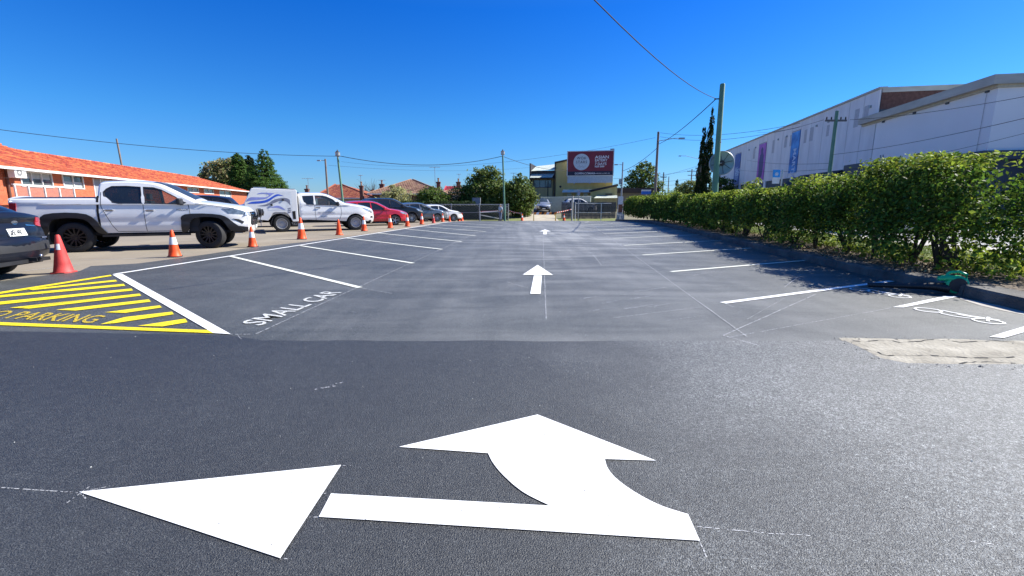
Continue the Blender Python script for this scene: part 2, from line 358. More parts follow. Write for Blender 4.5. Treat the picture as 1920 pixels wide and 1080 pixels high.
# ---------------------------------------------------------------- markings
def quadline(p, q, w, z, m, name='bay_line', w2=None):
    p = Vector(p); q = Vector(q); d = q-p; n = Vector((-d.y, d.x)).normalized()*(w/2); n2 = n*((w2 or w)/w)
    k = max(2, int(d.length/.25)); L1 = []; L2 = []
    for i in range(k+1):
        t = i/k; c = p+d*t; j = n.normalized()*rnd.uniform(-.002, .002)
        L1.append(c+n+(n2-n)*t+j); L2.append(c-n-(n2-n)*t+j)
    return sheet(name, [tuple(v) for v in L1]+[tuple(v) for v in reversed(L2)], z, m)
def pix_poly(name, pts, z, m): return sheet(name, [xy(*p) for p in pts], z, m)
left = [((433, 481), (675, 540), 'second'), ((563, 461), (775, 494), 'third'), ((650, 446.5), (829, 468), 'fourth'), ((706, 437), (866, 453.5), 'fifth'), ((760, 429.5), (892, 442.5), 'sixth'), ((788, 425), (911, 434.5), 'seventh'), ((812, 421), (926, 428), 'eighth'), ((832, 417.5), (943, 423), 'ninth'), ((850, 415.8), (955, 419), 'tenth')]
for i, (a, b, nm) in enumerate(left):
    o = quadline(xy(*a), xy(*b), .095, .0090, M['cream_paint'])
    tag(o, f'cream bay line left of the aisle, {nm} line counting the thick white one as first', 'parking line', 'bay lines on the left side of the lot')
o = pix_poly('bay_line', [(211, 516), (229, 514.5), (433, 628), (400, 626)], .0098, M['white_paint']); tag(o, 'thick bright white line between the yellow hatching and the first small car bay', 'parking line')
o = quadline(xy(216, 514.5), xy(850, 415.8), .10, .0094, M['white_paint'], 'edge_line'); tag(o, 'long white edge line running along the row of traffic cones', 'edge line')
right = [((1355, 569), (1672, 527.5), 'first'), ((1258, 510), (1512, 488.7), 'second'), ((1205, 478.5), (1410, 465.5), 'third'), ((1170, 460.5), (1362, 450.5), 'fourth'), ((1150, 447.2), (1320, 440), 'fifth'), ((1132, 438.6), (1290, 432), 'sixth'), ((1121, 432), (1262, 426), 'seventh'), ((1112, 426.7), (1228, 421.5), 'eighth'), ((1104, 421.5), (1190, 417.3), 'ninth'), ((1097, 417), (1165, 414.5), 'tenth')]
for i, (a, b, nm) in enumerate(right):
    o = quadline(xy(*a), xy(*b), .095, .0090, M['white_paint'] if i == 0 else M['cream_paint'])
    tag(o, f'painted bay line beside the hedge, {nm} full length line counted from the motorbike bays', 'parking line', 'bay lines on the hedge side of the lot')
o = pix_poly('bay_line', [(1674, 577), (1694, 577.5), (1797, 557), (1772, 556)], .0092, M['white_paint']); tag(o, 'short thick white line between the two motorbike symbols', 'parking line')
o = pix_poly('bay_line', [(1855, 633), (1882, 635), (1990, 604), (1965, 600)], .0092, M['white_paint']); tag(o, 'thick white line at the right picture edge below the nearer motorbike symbol', 'parking line')
# arrows
def sm(pts, n=6):
    out = []
    for i in range(len(pts)-1):
        p0 = Vector(pts[max(i-1, 0)]); p1 = Vector(pts[i]); p2 = Vector(pts[i+1]); p3 = Vector(pts[min(i+2, len(pts)-1)])
        for k in range(n):
            t = k/n; out.append(tuple(.5*((2*p1)+(p2-p0)*t+(2*p0-5*p1+4*p2-p3)*t*t+(3*p1-p0-3*p2+p3)*t**3)))
    return out+[tuple(pts[-1])]
ar = thing('direction_arrow', 'large white combined straight and left turn arrow on the near asphalt', 'arrow marking', (xy(960, 950)[0], xy(960, 950)[1], 0))
inner = sm([(915, 853), (925, 872), (946, 897), (982, 927), (1031, 952)])
outer = sm([(1290, 968), (1240, 952), (1195, 929), (1158, 903), (1140, 882), (1134, 864)])
for nm, pts in (('arrow_shaft', [(748, 841), (1008, 780), (1230, 867)]+[(1134, 864)]+list(reversed(outer))[1:]+[(1312, 1018), (598, 973), (621, 929), (1031, 952)]+list(reversed(inner))[1:]),
                ('arrow_head', [(149, 926), (640, 875), (526, 1051)])):
    o = pix_poly(nm, pts, .0102, M['white_paint']); o.parent = ar; o.location = -ar.location
a2 = thing('direction_arrow', 'white straight ahead arrow in the middle of the aisle, second nearest', 'arrow marking', (*xy(1008, 520), 0), group='straight arrows in the aisle')
for nm, pts in (('arrow_head', [(1008, 497.5), (1037, 516.5), (980, 516)]), ('arrow_shaft', [(1001, 517.5), (1016, 517.5), (1013.5, 552), (994, 552)])):
    o = pix_poly(nm, pts, .0102, M['white_paint']); o.parent = a2; o.location = -a2.location
a3 = thing('direction_arrow', 'small looking white straight arrow at the far end of the aisle', 'arrow marking', (*xy(1022, 436), 0), group='straight arrows in the aisle')
for nm, pts in (('arrow_head', [(1022, 430.5), (1033, 434.3), (1011, 434.3)]), ('arrow_shaft', [(1019.5, 434.5), (1025, 434.5), (1025, 439.8), (1018, 439.8)])):
    o = pix_poly(nm, pts, .0102, M['white_paint']); o.parent = a3; o.location = -a3.location
# yellow hatching
yh = thing('no_parking_hatching', 'yellow diagonal no parking hatching painted left of the thick white line', 'road marking', (*xy(200, 570), 0))
zp = lambda x, y: (x/2.743, 500+y/2.743)
hs_ = [[(0, 133), (570, 44), (575, 50), (0, 143)], [(140, 118), (595, 70), (603, 78), (170, 123)], [(-80, 158), (0, 150), (636, 91), (645, 101), (0, 161), (-80, 172)],
       [(-80, 192), (0, 183), (676, 115), (685, 125), (0, 198), (-80, 210)], [(50, 214), (718, 141), (727, 152), (150, 219)], [(288, 225), (766, 171), (777, 183), (390, 229)],
       [(538, 238), (822, 202), (833, 213), (645, 241)], [(515, 300), (640, 263), (885, 235), (894, 248), (590, 294)], [(708, 308), (953, 271), (965, 289), (835, 311)],
       [(-80, 287), (0, 289), (1072, 330), (1102, 346), (0, 304), (-80, 301)]]
for i, p in enumerate(hs_):
    o = pix_poly('border_line' if i in (0, 9) else 'stripe', [zp(*q) for q in p], .0088 if i else .0092, M['yellow_paint']); o.parent = yh; o.location = -yh.location
def ground_text(s, p0, p1, up0, up1, m, z, label, bold=.0, stretch=None):
    a, b = Vector((*xy(*p0), 0)), Vector((*xy(*p1), 0)); u, v = Vector((*xy(*up0), 0)), Vector((*xy(*up1), 0))
    o = text_mesh('painted_word', s, 1, m, None, bold=bold); xs = [w_.co.x for w_ in o.data.vertices]; x0, x1 = min(xs), max(xs); ys = max(w_.co.y for w_ in o.data.vertices)
    X = (b-a)/(x1-x0); Y = (v-u)/ys
    for w_ in o.data.vertices:
        c = w_.co.copy(); w_.co = (X*(c.x-x0)+Y*c.y)
    o.location = a+Vector((0, 0, z)); return tag(o, label, 'road marking')
ground_text('NO PARKING', (-62, 594), (172, 607), (14, 599), (52, 586), M['worn_yellow'], .0096, 'yellow painted words NO PARKING inside the hatching', .01)
ground_text('SMALL CAR', (488, 612), (641, 549), (500, 611), (462, 605.5), M['worn_white'], .0096, 'white painted words SMALL CAR at the mouth of the first bay', .008)
# motorbike symbols
def strip(pts, w, close=False):
    n = len(pts); V = []; Fc = []
    for i, p in enumerate(pts):
        a = Vector(pts[(i-1) % n] if close or i else pts[0]); b = Vector(pts[(i+1) % n] if close or i < n-1 else pts[-1]); d = (b-a).normalized(); q = Vector((-d.y, d.x))*w/2
        V += [Vector((*p, 0))+q.to_3d(), Vector((*p, 0))-q.to_3d()]
    for i in range(n if close else n-1):
        j = (i+1) % n; Fc.append((2*i, 2*j, 2*j+1, 2*i+1))
    return V, Fc
def bike(pa, pb, scale_up, label):
    a, b = Vector((*xy(*pa), 0)), Vector((*xy(*pb), 0)); X = (b-a); mb = MB(); r = .215
    ring = lambda cx: [(cx+r*math.cos(t*math.pi/12), .0+r*math.sin(t*math.pi/12)*1.0) for t in range(24)]
    for cx in (0, 1): mb.add(*strip(ring(cx), .045, True))
    mb.add(*strip([(.1, .27), (-.05, .30), (.3, .22), (.44, .24), (.62, .20), (.82, .27)], .05)); mb.add(*strip([(.19, .02), (.3, -.10), (.52, -.14), (.7, -.07), (.8, .0)], .04))
    mb.add(*strip([(.42, .13), (.6, .12), (.8, .18)], .06)); mb.add(*strip([(1.0, -.02), (.87, .26), (.80, .42)], .05)); mb.add(*strip([(.9, .28), (1.03, .30)], .05))
    mb.add(*strip([(.44, .24), (.46, .13)], .05))
    for i, v in enumerate(mb.v): mb.v[i] = Vector((X.x*v.x-X.y*v.y*scale_up, X.y*v.x+X.x*v.y*scale_up, .0094+(i//90)*.00005))
    o = mb.build('motorbike_symbol', M['white_paint']); o.location = a
    return tag(o, label, 'road marking', 'white motorbike symbols')
bike((1740, 582.5), (1853, 603.5), 1.0, 'white motorbike symbol nearer the camera, below the short thick line')
bike((1612, 543.5), (1687, 556.5), 1.0, 'white motorbike symbol partly beside the hedge shadow, above the short thick line')
# chalk lines and scuffs
cl = thing('chalk_set_out_lines', 'thin pale chalk set out lines drawn across the asphalt', 'chalk line', (0, 10, 0))
for a, b, wd in [((480, 627), (958, 414), .016), ((1400, 632), (1096, 415), .016), ((1356, 630), (1530, 552), .014), ((1356, 630), (1420, 648), .016), ((1365, 634), (1672, 578), .009), ((1400, 600), (1470, 560), .006), ((1470, 540), (1502, 515), .014),
                 ((1024, 600), (1018, 440), .014), ((0, 916), (149, 926), .005), ((122, 948), (168, 915), .004), ((150, 926), (214, 912), .004), ((150, 926), (162, 938), .006), ((1312, 1018), (1325, 1048), .005), ((1290, 968), (1308, 970), .004),
                 ((1300, 990), (1440, 1003), .005), ((1440, 1003), (1530, 1008), .004), ((1820, 1019), (1870, 1024), .006), ((636, 876), (662, 875), .004), ((526, 1051), (548, 1051), .004), ((606, 928), (622, 928), .004), ((580, 972), (598, 973), .004), ((1150, 597), (1310, 577), .012), ((1170, 494), (1256, 510), .012), ((950, 529), (990, 541), .016), ((1112, 478), (1128, 498), .016),
                 ((433, 628), (470, 628), .012), ((445, 628), (452, 637), .008), ((672, 540), (735, 551), .012), ((1356, 568), (1375, 577), .012)]:
    o = quadline(xy(*a), xy(*b), wd, .0066+.00004*len(cl.children), M['chalk'], 'chalk_stroke'); o.parent = cl; o.location = -cl.location
for k, (x, y, l, wd) in enumerate([(1105, 583, 34, .05), (1190, 545, 75, .06), (1170, 578, 60, .07), (1180, 560, 50, .04), (1300, 515, 40, .05), (1130, 568, 30, .05), (1250, 600, 70, .03), (590, 730, 45, .03), (620, 722, 26, .03), (1215, 575, 45, .05), (1085, 560, 50, .06), (1330, 500, 40, .04)]):
    o = quadline(xy(x, y+2), xy(x+l, y-2-l*.08), wd, .0074+.00008*k, M['scuffwhite'], 'paint_scuff', wd*.3); tag(o, kind='stuff')
# buff lines on old surface
for a, b in [((0, 512), (150, 496)), ((150, 487), (420, 480))]:
    tag(quadline(xy(*a), xy(*b), .05, -.006, M['chalk'], 'faded_line'), kind='structure')
# ---------------------------------------------------------------- vehicles
M['tyre'] = mat('tyre_rubber', (.022, .022, .023), .85, bump=.4, bscale=40)
M['dark_trim'] = mat('black_plastic', (.018, .018, .020), .5)
M['under'] = mat('underbody', (.008, .008, .009), .9)
M['cabin'] = mat('cabin_dark', (.02, .02, .022), .8)
M['chrome'] = mat('chrome', (.7, .7, .72), .18, metal=1, var=.02)
M['alloy'] = mat('alloy_rim', (.42, .43, .45), .35, metal=.9, var=.05)
M['steelrim'] = mat('steel_rim', (.36, .36, .38), .45, metal=.7, var=.1)
M['blackrim'] = mat('black_rim', (.015, .015, .016), .3, spec=.6)
M['lamp'] = mat('headlamp_glass', (.33, .36, .39), .08, metal=.5, col2=(.62, .66, .7), scale=14, coat=1)
M['lampdark'] = mat('dark_headlamp', (.10, .11, .12), .08, metal=.4, col2=(.3, .32, .34), scale=12, coat=1)
M['tail'] = mat('tail_lamp', (.38, .012, .02), .15, coat=1, col2=(.5, .03, .04), scale=15)
M['plate'] = mat('number_plate', (.75, .75, .7), .4)
M['ink'] = mat('ink', (.02, .02, .03), .6)
def glassmat(name, a=.75, c=(.012, .016, .02)):
    m = bpy.data.materials.new(name); m.use_nodes = True; t = m.node_tree; N, L = t.nodes, t.links; b = N['Principled BSDF']; o = N['Material Output']
    n = N.new('ShaderNodeTexNoise'); n.inputs['Scale'].default_value = .8; r = N.new('ShaderNodeValToRGB'); r.color_ramp.elements[0].color = (*c, 1); r.color_ramp.elements[1].color = (*[x*1.5 for x in c], 1)
    L.new(n.outputs['Fac'], r.inputs[0]); L.new(r.outputs[0], b.inputs['Base Color']); b.inputs['Roughness'].default_value = .03; b.inputs['Specular IOR Level'].default_value = .8
    b.inputs['Alpha'].default_value = a
    return m
M['glass_dark'] = glassmat('tinted_glass', .93); M['glass_clear'] = glassmat('car_glass', .45, (.03, .045, .05)); M['winscreen'] = glassmat('windscreen_glass', .6, (.05, .07, .09))
def carpaint(name, c, flake=0):
    return mat(name, c, .32 if flake else .35, metal=flake, var=.03, scale=2, spec=.5 if sum(c) > .1 else .25, coat=1 if sum(c) > .1 else .35)
CP = {'white': carpaint('white_car_paint', (.80, .79, .765)), 'black': carpaint('black_car_paint', (.006, .007, .012)), 'red': carpaint('red_car_paint', (.50, .006, .02)),
      'navy': carpaint('dark_navy_car_paint', (.012, .016, .026)), 'grey': carpaint('grey_car_paint', (.14, .155, .17), .5), 'silver': carpaint('silver_car_paint', (.42, .44, .46), .6), 'maroon': carpaint('maroon_car_paint', (.09, .012, .016))}

def wheel(parent, x, y, r, w, side, rim, steer=0, spokes=10, rimr=.64):
    """side -1 = right side of the car (outer face towards -y)"""
    W = bpy.data.objects.new('wheel', None); C.objects.link(W); W.parent = parent; W.location = (x, y, r); W.rotation_euler = (0, 0, steer)
    W.empty_display_size = .1
    R0 = Matrix.Rotation(R(90)*(1 if side < 0 else -1), 4, 'X'); h = w/2; ri = r*rimr
    T = MB().lathe([(ri, -h*.9), (r*.86, -h), (r*.96, -h*.86), (r, -h*.6), (r, h*.6), (r*.96, h*.86), (r*.86, h), (ri, h*.9)], 36, R0)
    tr = T.build('tyre', M['tyre'], W, smooth=40)
    rm = MB().lathe([(ri, h*.9), (ri*.96, h*.55), (ri*.92, h*.1), (ri*.9, -h*.5)], 30, R0)
    rm.lathe([(ri, h*.9), (ri*1.0, h*.98), (ri*.94, h*.98), (ri*.92, h*.6)], 30, R0)
    if rim == 'steel':
        rm.lathe([(0, h*.62), (r*.14, h*.62), (r*.15, h*.25), (ri*.6, h*.2), (ri*.78, h*.42), (ri*.93, h*.3)], 24, R0)
        for k in range(12):
            t = k*math.pi/6; rm.lathe([(0, .012), (.022, 0)], 6, R0 @ Matrix.Translation((ri*.7*math.cos(t), ri*.7*math.sin(t), h*.4)))
    else:
        for k in range(spokes):
            t = 2*math.pi*k/spokes; s = r*.10 if spokes < 8 else r*.055
            m4 = R0 @ Matrix.Rotation(t, 4, 'Z')
            rm.add([m4 @ Vector(p) for p in ((0, -s, h*.68), (ri*.95, -s*.75, h*.82), (ri*.95, s*.75, h*.82), (0, s, h*.68), (0, -s, h*.3), (ri*.95, -s*.75, h*.5), (ri*.95, s*.75, h*.5), (0, s, h*.3))],
                   [(0, 1, 2, 3), (0, 4, 5, 1), (3, 2, 6, 7), (1, 5, 6, 2)])
        rm.lathe([(0, h*.8), (r*.13, h*.78), (r*.16, h*.5)], 12, R0)
    rm.build('rim', M[{'steel': 'rim_white', 'alloy': 'alloy', 'black': 'blackrim'}[rim]], W, smooth=30)
    MB().lathe([(0, -h*.1), (ri*.9, -h*.1)], 20, R0).build('brake_disc', M['under'], W)
    return W

def chaikin(p, n=1, lock=()):
    for _ in range(n):
        q = [p[0]]
        for a, b in zip(p, p[1:]):
            q += [tuple(a[i]*.75+b[i]*.25 for i in (0, 1)), tuple(a[i]*.25+b[i]*.75 for i in (0, 1))]
        p = q+[p[-1]]
    return p
def catmull(pts, n=4): return sm(pts, n)
class Car:
    """local x forward, y left, z up. origin midway between the axles' ground points"""
    def __init__(s, name, label, cat, paint, loc, heading, top, wb, r, W=1.8, sill=.3, belt=.95, th=.30, tf=(.6, .17), trr=(.45, .10), rr=.07, archr=1.17, windows=(), ws=None, rw=None, group=None, blackarch=None, tyre_w=.21, rim='alloy', spokes=10, steer=0, black_top=None, scale=1, bulge=.13, roofcrown=.05, archstyle=None, rear_arch=True, glass='glass_dark', fglass='glass_clear', wheels=True):
        s.root = thing(name, label, cat, (loc[0], loc[1], zt(loc[1])-.012 if len(loc) < 3 else loc[2]), math.pi/2-heading, group)
        s.W = W; s.belt = belt; s.th = th; s.tf = tf; s.trr = trr; s.rr = rr; s.sill = sill; s.paint = CP[paint]; s.wb = wb; s.r = r; s.bulge = bulge; s.roofcrown = roofcrown
        xa = (-wb/2, wb/2); s.xa = xa; top = catmull(top, 4); s.top = top; s.xf = max(p[0] for p in top); s.xr = min(p[0] for p in top); s.ztop = max(p[1] for p in top)
        ar = r*archr; s.ar = ar
        # top goes from front bottom up and back to rear bottom. bottom returns rear -> front with arches
        bot = []
        ainset = math.acos(min(1, (max(sill-r, -ar+.01))/ar)) if True else 0
        for cx in xa:
            if cx < 0 and not rear_arch: continue
            dz = sill-r
            hx = math.sqrt(max(ar*ar-dz*dz, .01)); a0 = math.atan2(dz, -hx); a0 = a0 if a0 > 0 else a0+2*math.pi; a1 = math.atan2(dz, hx)
            if archstyle: bot += [(cx+u*ar, max(sill, r+v*ar)) for u, v in archstyle]
            else: bot += [(cx+ar*math.cos(a0+(a1-a0)*k/14), r+ar*math.sin(a0+(a1-a0)*k/14)) for k in range(15)]
        s.bot = bot
        n = len(top); inset = []; nrm = []
        for i, p in enumerate(top):
            a = top[max(i-1, 0)]; b = top[min(i+1, n-1)]; dx, dz = b[0]-a[0], b[1]-a[1]; l = math.hypot(dx, dz) or 1
            nx, nz = dz/l, -dx/l   # outward normal for path going front->up->rear (counter-clockwise in x,z)
            nrm.append((nx, nz)); inset.append((p[0]-nx*rr, p[1]-nz*rr))
        s.nrm = nrm; s.inset = inset
        holes = [list(w_[0]) for w_ in windows]
        V, T = s.flat([inset+bot]+holes, .11)
        sideV = [Vector((x, s.w(x, z), z)) for x, z in V]
        B = MB(); B.add(sideV, [tuple(reversed(t)) for t in T]); B.add([Vector((v.x, -v.y, v.z)) for v in sideV], T)
        K = 4
        for sg in (1, -1):
            rows = []
            for k in range(K+1):
                a = k*math.pi/2/K
                rows.append([Vector((q[0]+(p[0]-q[0])*math.sin(a), sg*(s.w(*q)-rr*(1-math.cos(a))), q[1]+(p[1]-q[1])*math.sin(a))) for p, q in zip(top, inset)])
            V2 = [v for r_ in rows for v in r_]; F2 = []
            for k in range(K):
                for i in range(n-1):
                    q = (k*n+i, k*n+i+1, (k+1)*n+i+1, (k+1)*n+i); F2.append(q if sg < 0 else tuple(reversed(q)))
            B.add(V2, F2)
        NY = 10; G_ = {'b': MB(), 'w': MB(), 'r': MB(), 't': MB()}
        def tp(i, t): return s.top_pt(i, t)
        for i in range(n-1):
            mx, mz = (top[i][0]+top[i+1][0])/2, (top[i][1]+top[i+1][1])/2
            for j in range(NY):
                t0, t1 = -1+2*j/NY, -1+2*(j+1)/NY; key = 'b'
                if ws and ws[0] < mx < ws[1] and mz > ws[2]: key = 'w' if 0 < j < NY-1 else 'b'
                if rw and rw[0] < mx < rw[1] and rw[2] < mz < (rw[3] if len(rw) > 3 else 9): key = 'r' if 0 < j < NY-1 else 'b'
                if black_top and black_top[0] < mx < black_top[1] and mz > black_top[2]: key = 't'
                G_[key].add([tp(i, t0), tp(i, t1), tp(i+1, t1), tp(i+1, t0)], [(0, 1, 2, 3)])
        B.v += []; nB = len(B.v); B.add(G_['b'].v, G_['b'].f)
        s.body = mesh('body', B.v, B.f, s.paint, s.root, smooth=38, weld=.0008)
        bm = bmesh.new(); bm.from_mesh(s.body.data); bmesh.ops.recalc_face_normals(bm, faces=bm.faces); bm.to_mesh(s.body.data); bm.free()
        for key, nm, mt in (('w', 'windscreen', 'winscreen'), ('r', 'rear_window', 'glass_dark'), ('t', 'load_bed_cover', 'dark_trim')):
            if G_[key].f: mesh(nm, G_[key].v, G_[key].f, M[mt], s.root, smooth=True, weld=.0008)
        # windows
        for w_ in windows:
            for sg in (-1, 1):
                V, T = s.flat([list(w_[0])], .2)
                mesh('side_window', [Vector((x, sg*(s.w(x, z)-.012), z)) for x, z in V], T, M[w_[1]], s.root, smooth=True)
        # frames round each window
        for w_ in windows: s.outline(w_[0], .022, .001, M['dark_trim'], 'window_trim')
        # underbody, wheel wells, cabin
        U = MB(); hw = W/2-.06
        U.box((s.xr+.12, -hw+.1, sill-.06), (s.xf-.14, hw-.1, sill+.02)); U.box((-wb/2+ar+.02, -hw, sill-.03), (wb/2-ar-.02, hw, sill+.03))
        for cx in xa:
            for sg in (-1, 1):
                a = [(cx+ar*1.0*math.cos(t*math.pi/10), r+ar*1.0*math.sin(t*math.pi/10)) for t in range(-1, 12)]
                if archstyle: a = [(cx+u*ar, max(sill, r+v*ar)) for u, v in reversed(archstyle)]
                y0, y1 = sg*(hw-.30), sg*(hw+.035)
                V = [(x, y if y == y0 else sg*(s.w(x, z)-.015), z) for x, z in a for y in (y0, y1)]; m_ = len(a)
                U.add(V, [(2*i, 2*i+1, 2*i+3, 2*i+2) for i in range(m_-1)]); U.add([(x, y0, z) for x, z in a], [tuple(range(m_))])
        U.build('underbody', M['under'], s.root)
        if wheels:
            for i, cx in enumerate(xa):
                for sg in (-1, 1): wheel(s.root, cx, sg*(W/2-tyre_w/2-.015), r, tyre_w, sg, rim, steer if i else 0, spokes)
    def w(s, x, z):
        w_ = s.W/2
        if x > s.xf-s.tf[0]: w_ -= s.tf[1]*((x-(s.xf-s.tf[0]))/s.tf[0])**2.2
        if x < s.xr+s.trr[0]: w_ -= s.trr[1]*(((s.xr+s.trr[0])-x)/s.trr[0])**2.2
        if z > s.belt: w_ -= s.th*(z-s.belt)*min(1, .5+(z-s.belt)*2)
        else:
            t = (s.belt-z)/max(.1, s.belt-s.sill); w_ -= .02*math.cos(min(1, t*2.2)*math.pi/2)**2 if t < .45 else 0
            if t > .7: w_ -= .06*((t-.7)/.3)**1.5
            w_ -= .012*math.exp(-((t-.62)/.10)**2)
        return w_
    def flat(s, loops, step):
        fl = [p for l in loops for p in l]; tri = tessellate_polygon([[Vector((x, z, 0)) for x, z in l] for l in loops])
        bm = bmesh.new(); vs = [bm.verts.new((x, z, 0)) for x, z in fl]
        for t in tri:
            try: bm.faces.new([vs[i] for i in t])
            except ValueError: pass
        xs = [p[0] for p in fl]; zs = [p[1] for p in fl]
        for ax, lo, hi in ((0, min(xs), max(xs)), (1, min(zs), max(zs))):
            k = lo+step
            while k < hi:
                co = (k, 0, 0) if ax == 0 else (0, k, 0); no = (1, 0, 0) if ax == 0 else (0, 1, 0)
                bmesh.ops.bisect_plane(bm, geom=bm.verts[:]+bm.edges[:]+bm.faces[:], plane_co=co, plane_no=no, dist=.002); k += step
        bm.normal_update(); bm.verts.ensure_lookup_table(); V = [(v.co.x, v.co.y) for v in bm.verts]; T = []
        for f in bm.faces:
            if f.calc_area() < 1e-7: continue
            ix = [v.index for v in f.verts]; T.append(tuple(ix) if f.normal.z > 0 else tuple(reversed(ix)))
        bm.free(); return V, T
    def top_pt(s, i, t, off_=0):
        p, q, (nx, nz) = s.top[i], s.inset[i], s.nrm[i]; yl = s.w(*q)-s.rr
        c = (s.roofcrown*abs(nz)+s.bulge*abs(nx))*(1-t*t)+off_
        return Vector((p[0]+nx*c, yl*t, p[1]+nz*c))
    def side(s, name, poly, m, off_=.004, sides=(-1, 1), th=None, step=.15, label=None):
        """a conforming piece on the body side"""
        V, T = s.flat([list(poly)], step); o = None
        for sg in sides:
            vv = [Vector((x, sg*(s.w(x, z)+off_), z)) for x, z in V]; f = [t if sg < 0 else tuple(reversed(t)) for t in T]
            f = list(T)
            if th:  # add skirt
                n0 = len(vv); P_ = list(poly); k = len(P_)
                vv += [Vector((x, sg*(s.w(x, z)+off_), z)) for x, z in P_]+[Vector((x, sg*(s.w(x, z)+off_-th), z)) for x, z in P_]
                f += [(n0+i, n0+(i+1) % k, n0+k+(i+1) % k, n0+k+i) for i in range(k)]
            o = mesh(name, vv, f, m, s.root, smooth=30)
        return o
    def outline(s, poly, wd, off_, m, name):
        n = len(poly); c = (sum(p[0] for p in poly)/n, sum(p[1] for p in poly)/n)
        for sg in (-1, 1):
            V = []; Fc = []
            for i, p in enumerate(poly):
                a, b = Vector(poly[i-1]), Vector(poly[(i+1) % n]); p = Vector(p); d1 = (p-a).normalized(); d2 = (b-p).normalized(); nn = Vector((d1.y+d2.y, -d1.x-d2.x)).normalized()
                if (p+nn*.01-Vector(c)).length < (p-Vector(c)).length: nn = -nn
                q = p+nn*wd; e = p-nn*.006
                V += [Vector((e.x, sg*(s.w(e.x, e.y)-.01), e.y)), Vector((p.x, sg*(s.w(*p)+off_+.002), p.y)), Vector((q.x, sg*(s.w(*q)+off_), q.y))]
            for i in range(n):
                j = (i+1) % n; Fc += [(3*i, 3*j, 3*j+1, 3*i+1), (3*i+1, 3*j+1, 3*j+2, 3*i+2)]
            mesh(name, V, Fc, m, s.root)
    def gap(s, pts, wd=.012, m=None, sides=(-1, 1)):
        q_ = [pts[0]]
        for a_, b_ in zip(pts, pts[1:]):
            k_ = max(1, int(math.dist(a_, b_)/.07)); q_ += [(a_[0]+(b_[0]-a_[0])*j_/k_, a_[1]+(b_[1]-a_[1])*j_/k_) for j_ in range(1, k_+1)]
        V, Fc = strip(q_, wd)
        for sg in sides: mesh('panel_gap', [Vector((v.x, sg*(s.w(v.x, v.y)+.004), v.y)) for v in V], Fc, m or M['under'], s.root)
    def front(s, name, poly, m, off_=.006, rear=False, th=None):
        """piece on the nose or tail: poly in (y,z)"""
        idx = [i for i in range(len(s.top)) if (s.top[i][0] < 0) == rear]
        zz = sorted((s.top[i][1], i) for i in idx)
        def pt(y, z):
            best = min(idx, key=lambda i: abs(s.top[i][1]-z)-(.02*abs(s.top[i][0]) if True else 0)); i = best
            # interpolate along neighbours
            p0 = s.top[i]; j = i+1 if (i+1 < len(s.top) and (s.top[i+1][1]-z)*(p0[1]-z) <= 0) else max(i-1, 0); p1 = s.top[j]
            t = 0 if abs(p1[1]-p0[1]) < 1e-4 else max(0, min(1, (z-p0[1])/(p1[1]-p0[1]))); x = p0[0]+(p1[0]-p0[0])*t
            yl = s.w(x+(-.07 if not rear else .07), z)-s.rr; u = max(-1, min(1, y/yl)); sg = -1 if rear else 1
            ex = max(0, abs(y)-yl)
            return Vector((x+sg*(s.bulge*(1-u*u)+off_)-sg*ex*ex/(2*s.rr+.02), y, z))
        bm_loops = [list(poly)]; V, T = s.flat(bm_loops, .12); vv = [pt(y, z) for y, z in V]; f = list(T)
        if th:
            n0 = len(vv); k = len(poly); sg = -1 if rear else 1
            vv += [pt(*p) for p in poly]+[pt(*p)-Vector((sg*th, 0, 0)) for p in poly]; f += [(n0+i, n0+(i+1) % k, n0+k+(i+1) % k, n0+k+i) for i in range(k)]
        return mesh(name, vv, f, m, s.root, smooth=30)
    def mirror(s, x, z, m=None, sz=1):
        for sg in (-1, 1):
            w_ = s.w(x, z); b = MB(); pts = []
            o = MB().box((x-.05*sz, w_+.06, z-.01), (x+.075*sz, w_+.06+.2*sz, z+.15*sz)).build('mirror', m or s.paint, s.root)
            for v in o.data.vertices:
                if v.co.x > x and v.co.y > w_+.1: v.co.x -= .03
                if sg < 0: v.co.y = -v.co.y
            md = o.modifiers.new('b', 'BEVEL'); md.width = .035*sz; md.segments = 3
            MB().box((x, min(sg*(w_-.02), sg*(w_+.1)), z-.02), (x+.06, max(sg*(w_-.02), sg*(w_+.1)), z+.03)).build('mirror_arm', M['dark_trim'], s.root)
    def handle(s, x, z, m=None):
        for sg in (-1, 1):
            y = s.w(x, z); pts = [(x-.1, sg*(y), z), (x-.08, sg*(y+.035), z+.004), (x+.08, sg*(y+.035), z+.004), (x+.1, sg*y, z)]
            MB().tube(pts, .014, 6).build('door_handle', m or s.paint, s.root)
        s.side('handle_recess', [(x-.08, z-.03), (x+.08, z-.03), (x+.09, z+.02), (x-.09, z+.02)], M['under'], .002)
    def seats(s, rows, zf=.55, hgt=1.25, m='cabin'):
        b = MB()
        for x in rows:
            for y in (-.36, .36):
                b.cbox((x, y, zf), (.5, .48, .16)); b.add([(x-.3, y-.23, zf), (x-.42, y-.2, hgt-.12), (x-.42, y+.2, hgt-.12), (x-.3, y+.23, zf), (x-.18, y-.23, zf), (x-.32, y-.2, hgt-.12), (x-.32, y+.2, hgt-.12), (x-.18, y+.23, zf)], [(0, 1, 2, 3), (4, 7, 6, 5), (0, 4, 5, 1), (3, 2, 6, 7), (1, 5, 6, 2)])
                b.cbox((x-.38, y, hgt), (.09, .26, .18))
        b.box((rows[0]-.9 if len(rows) > 1 else rows[0]-.5, -s.W/2+.12, s.sill), (rows[0]+1.0, s.W/2-.12, s.sill+.12)); b.box((rows[0]+.75, -s.W/2+.14, s.sill+.1), (rows[0]+1.05, s.W/2-.14, s.belt-.05))
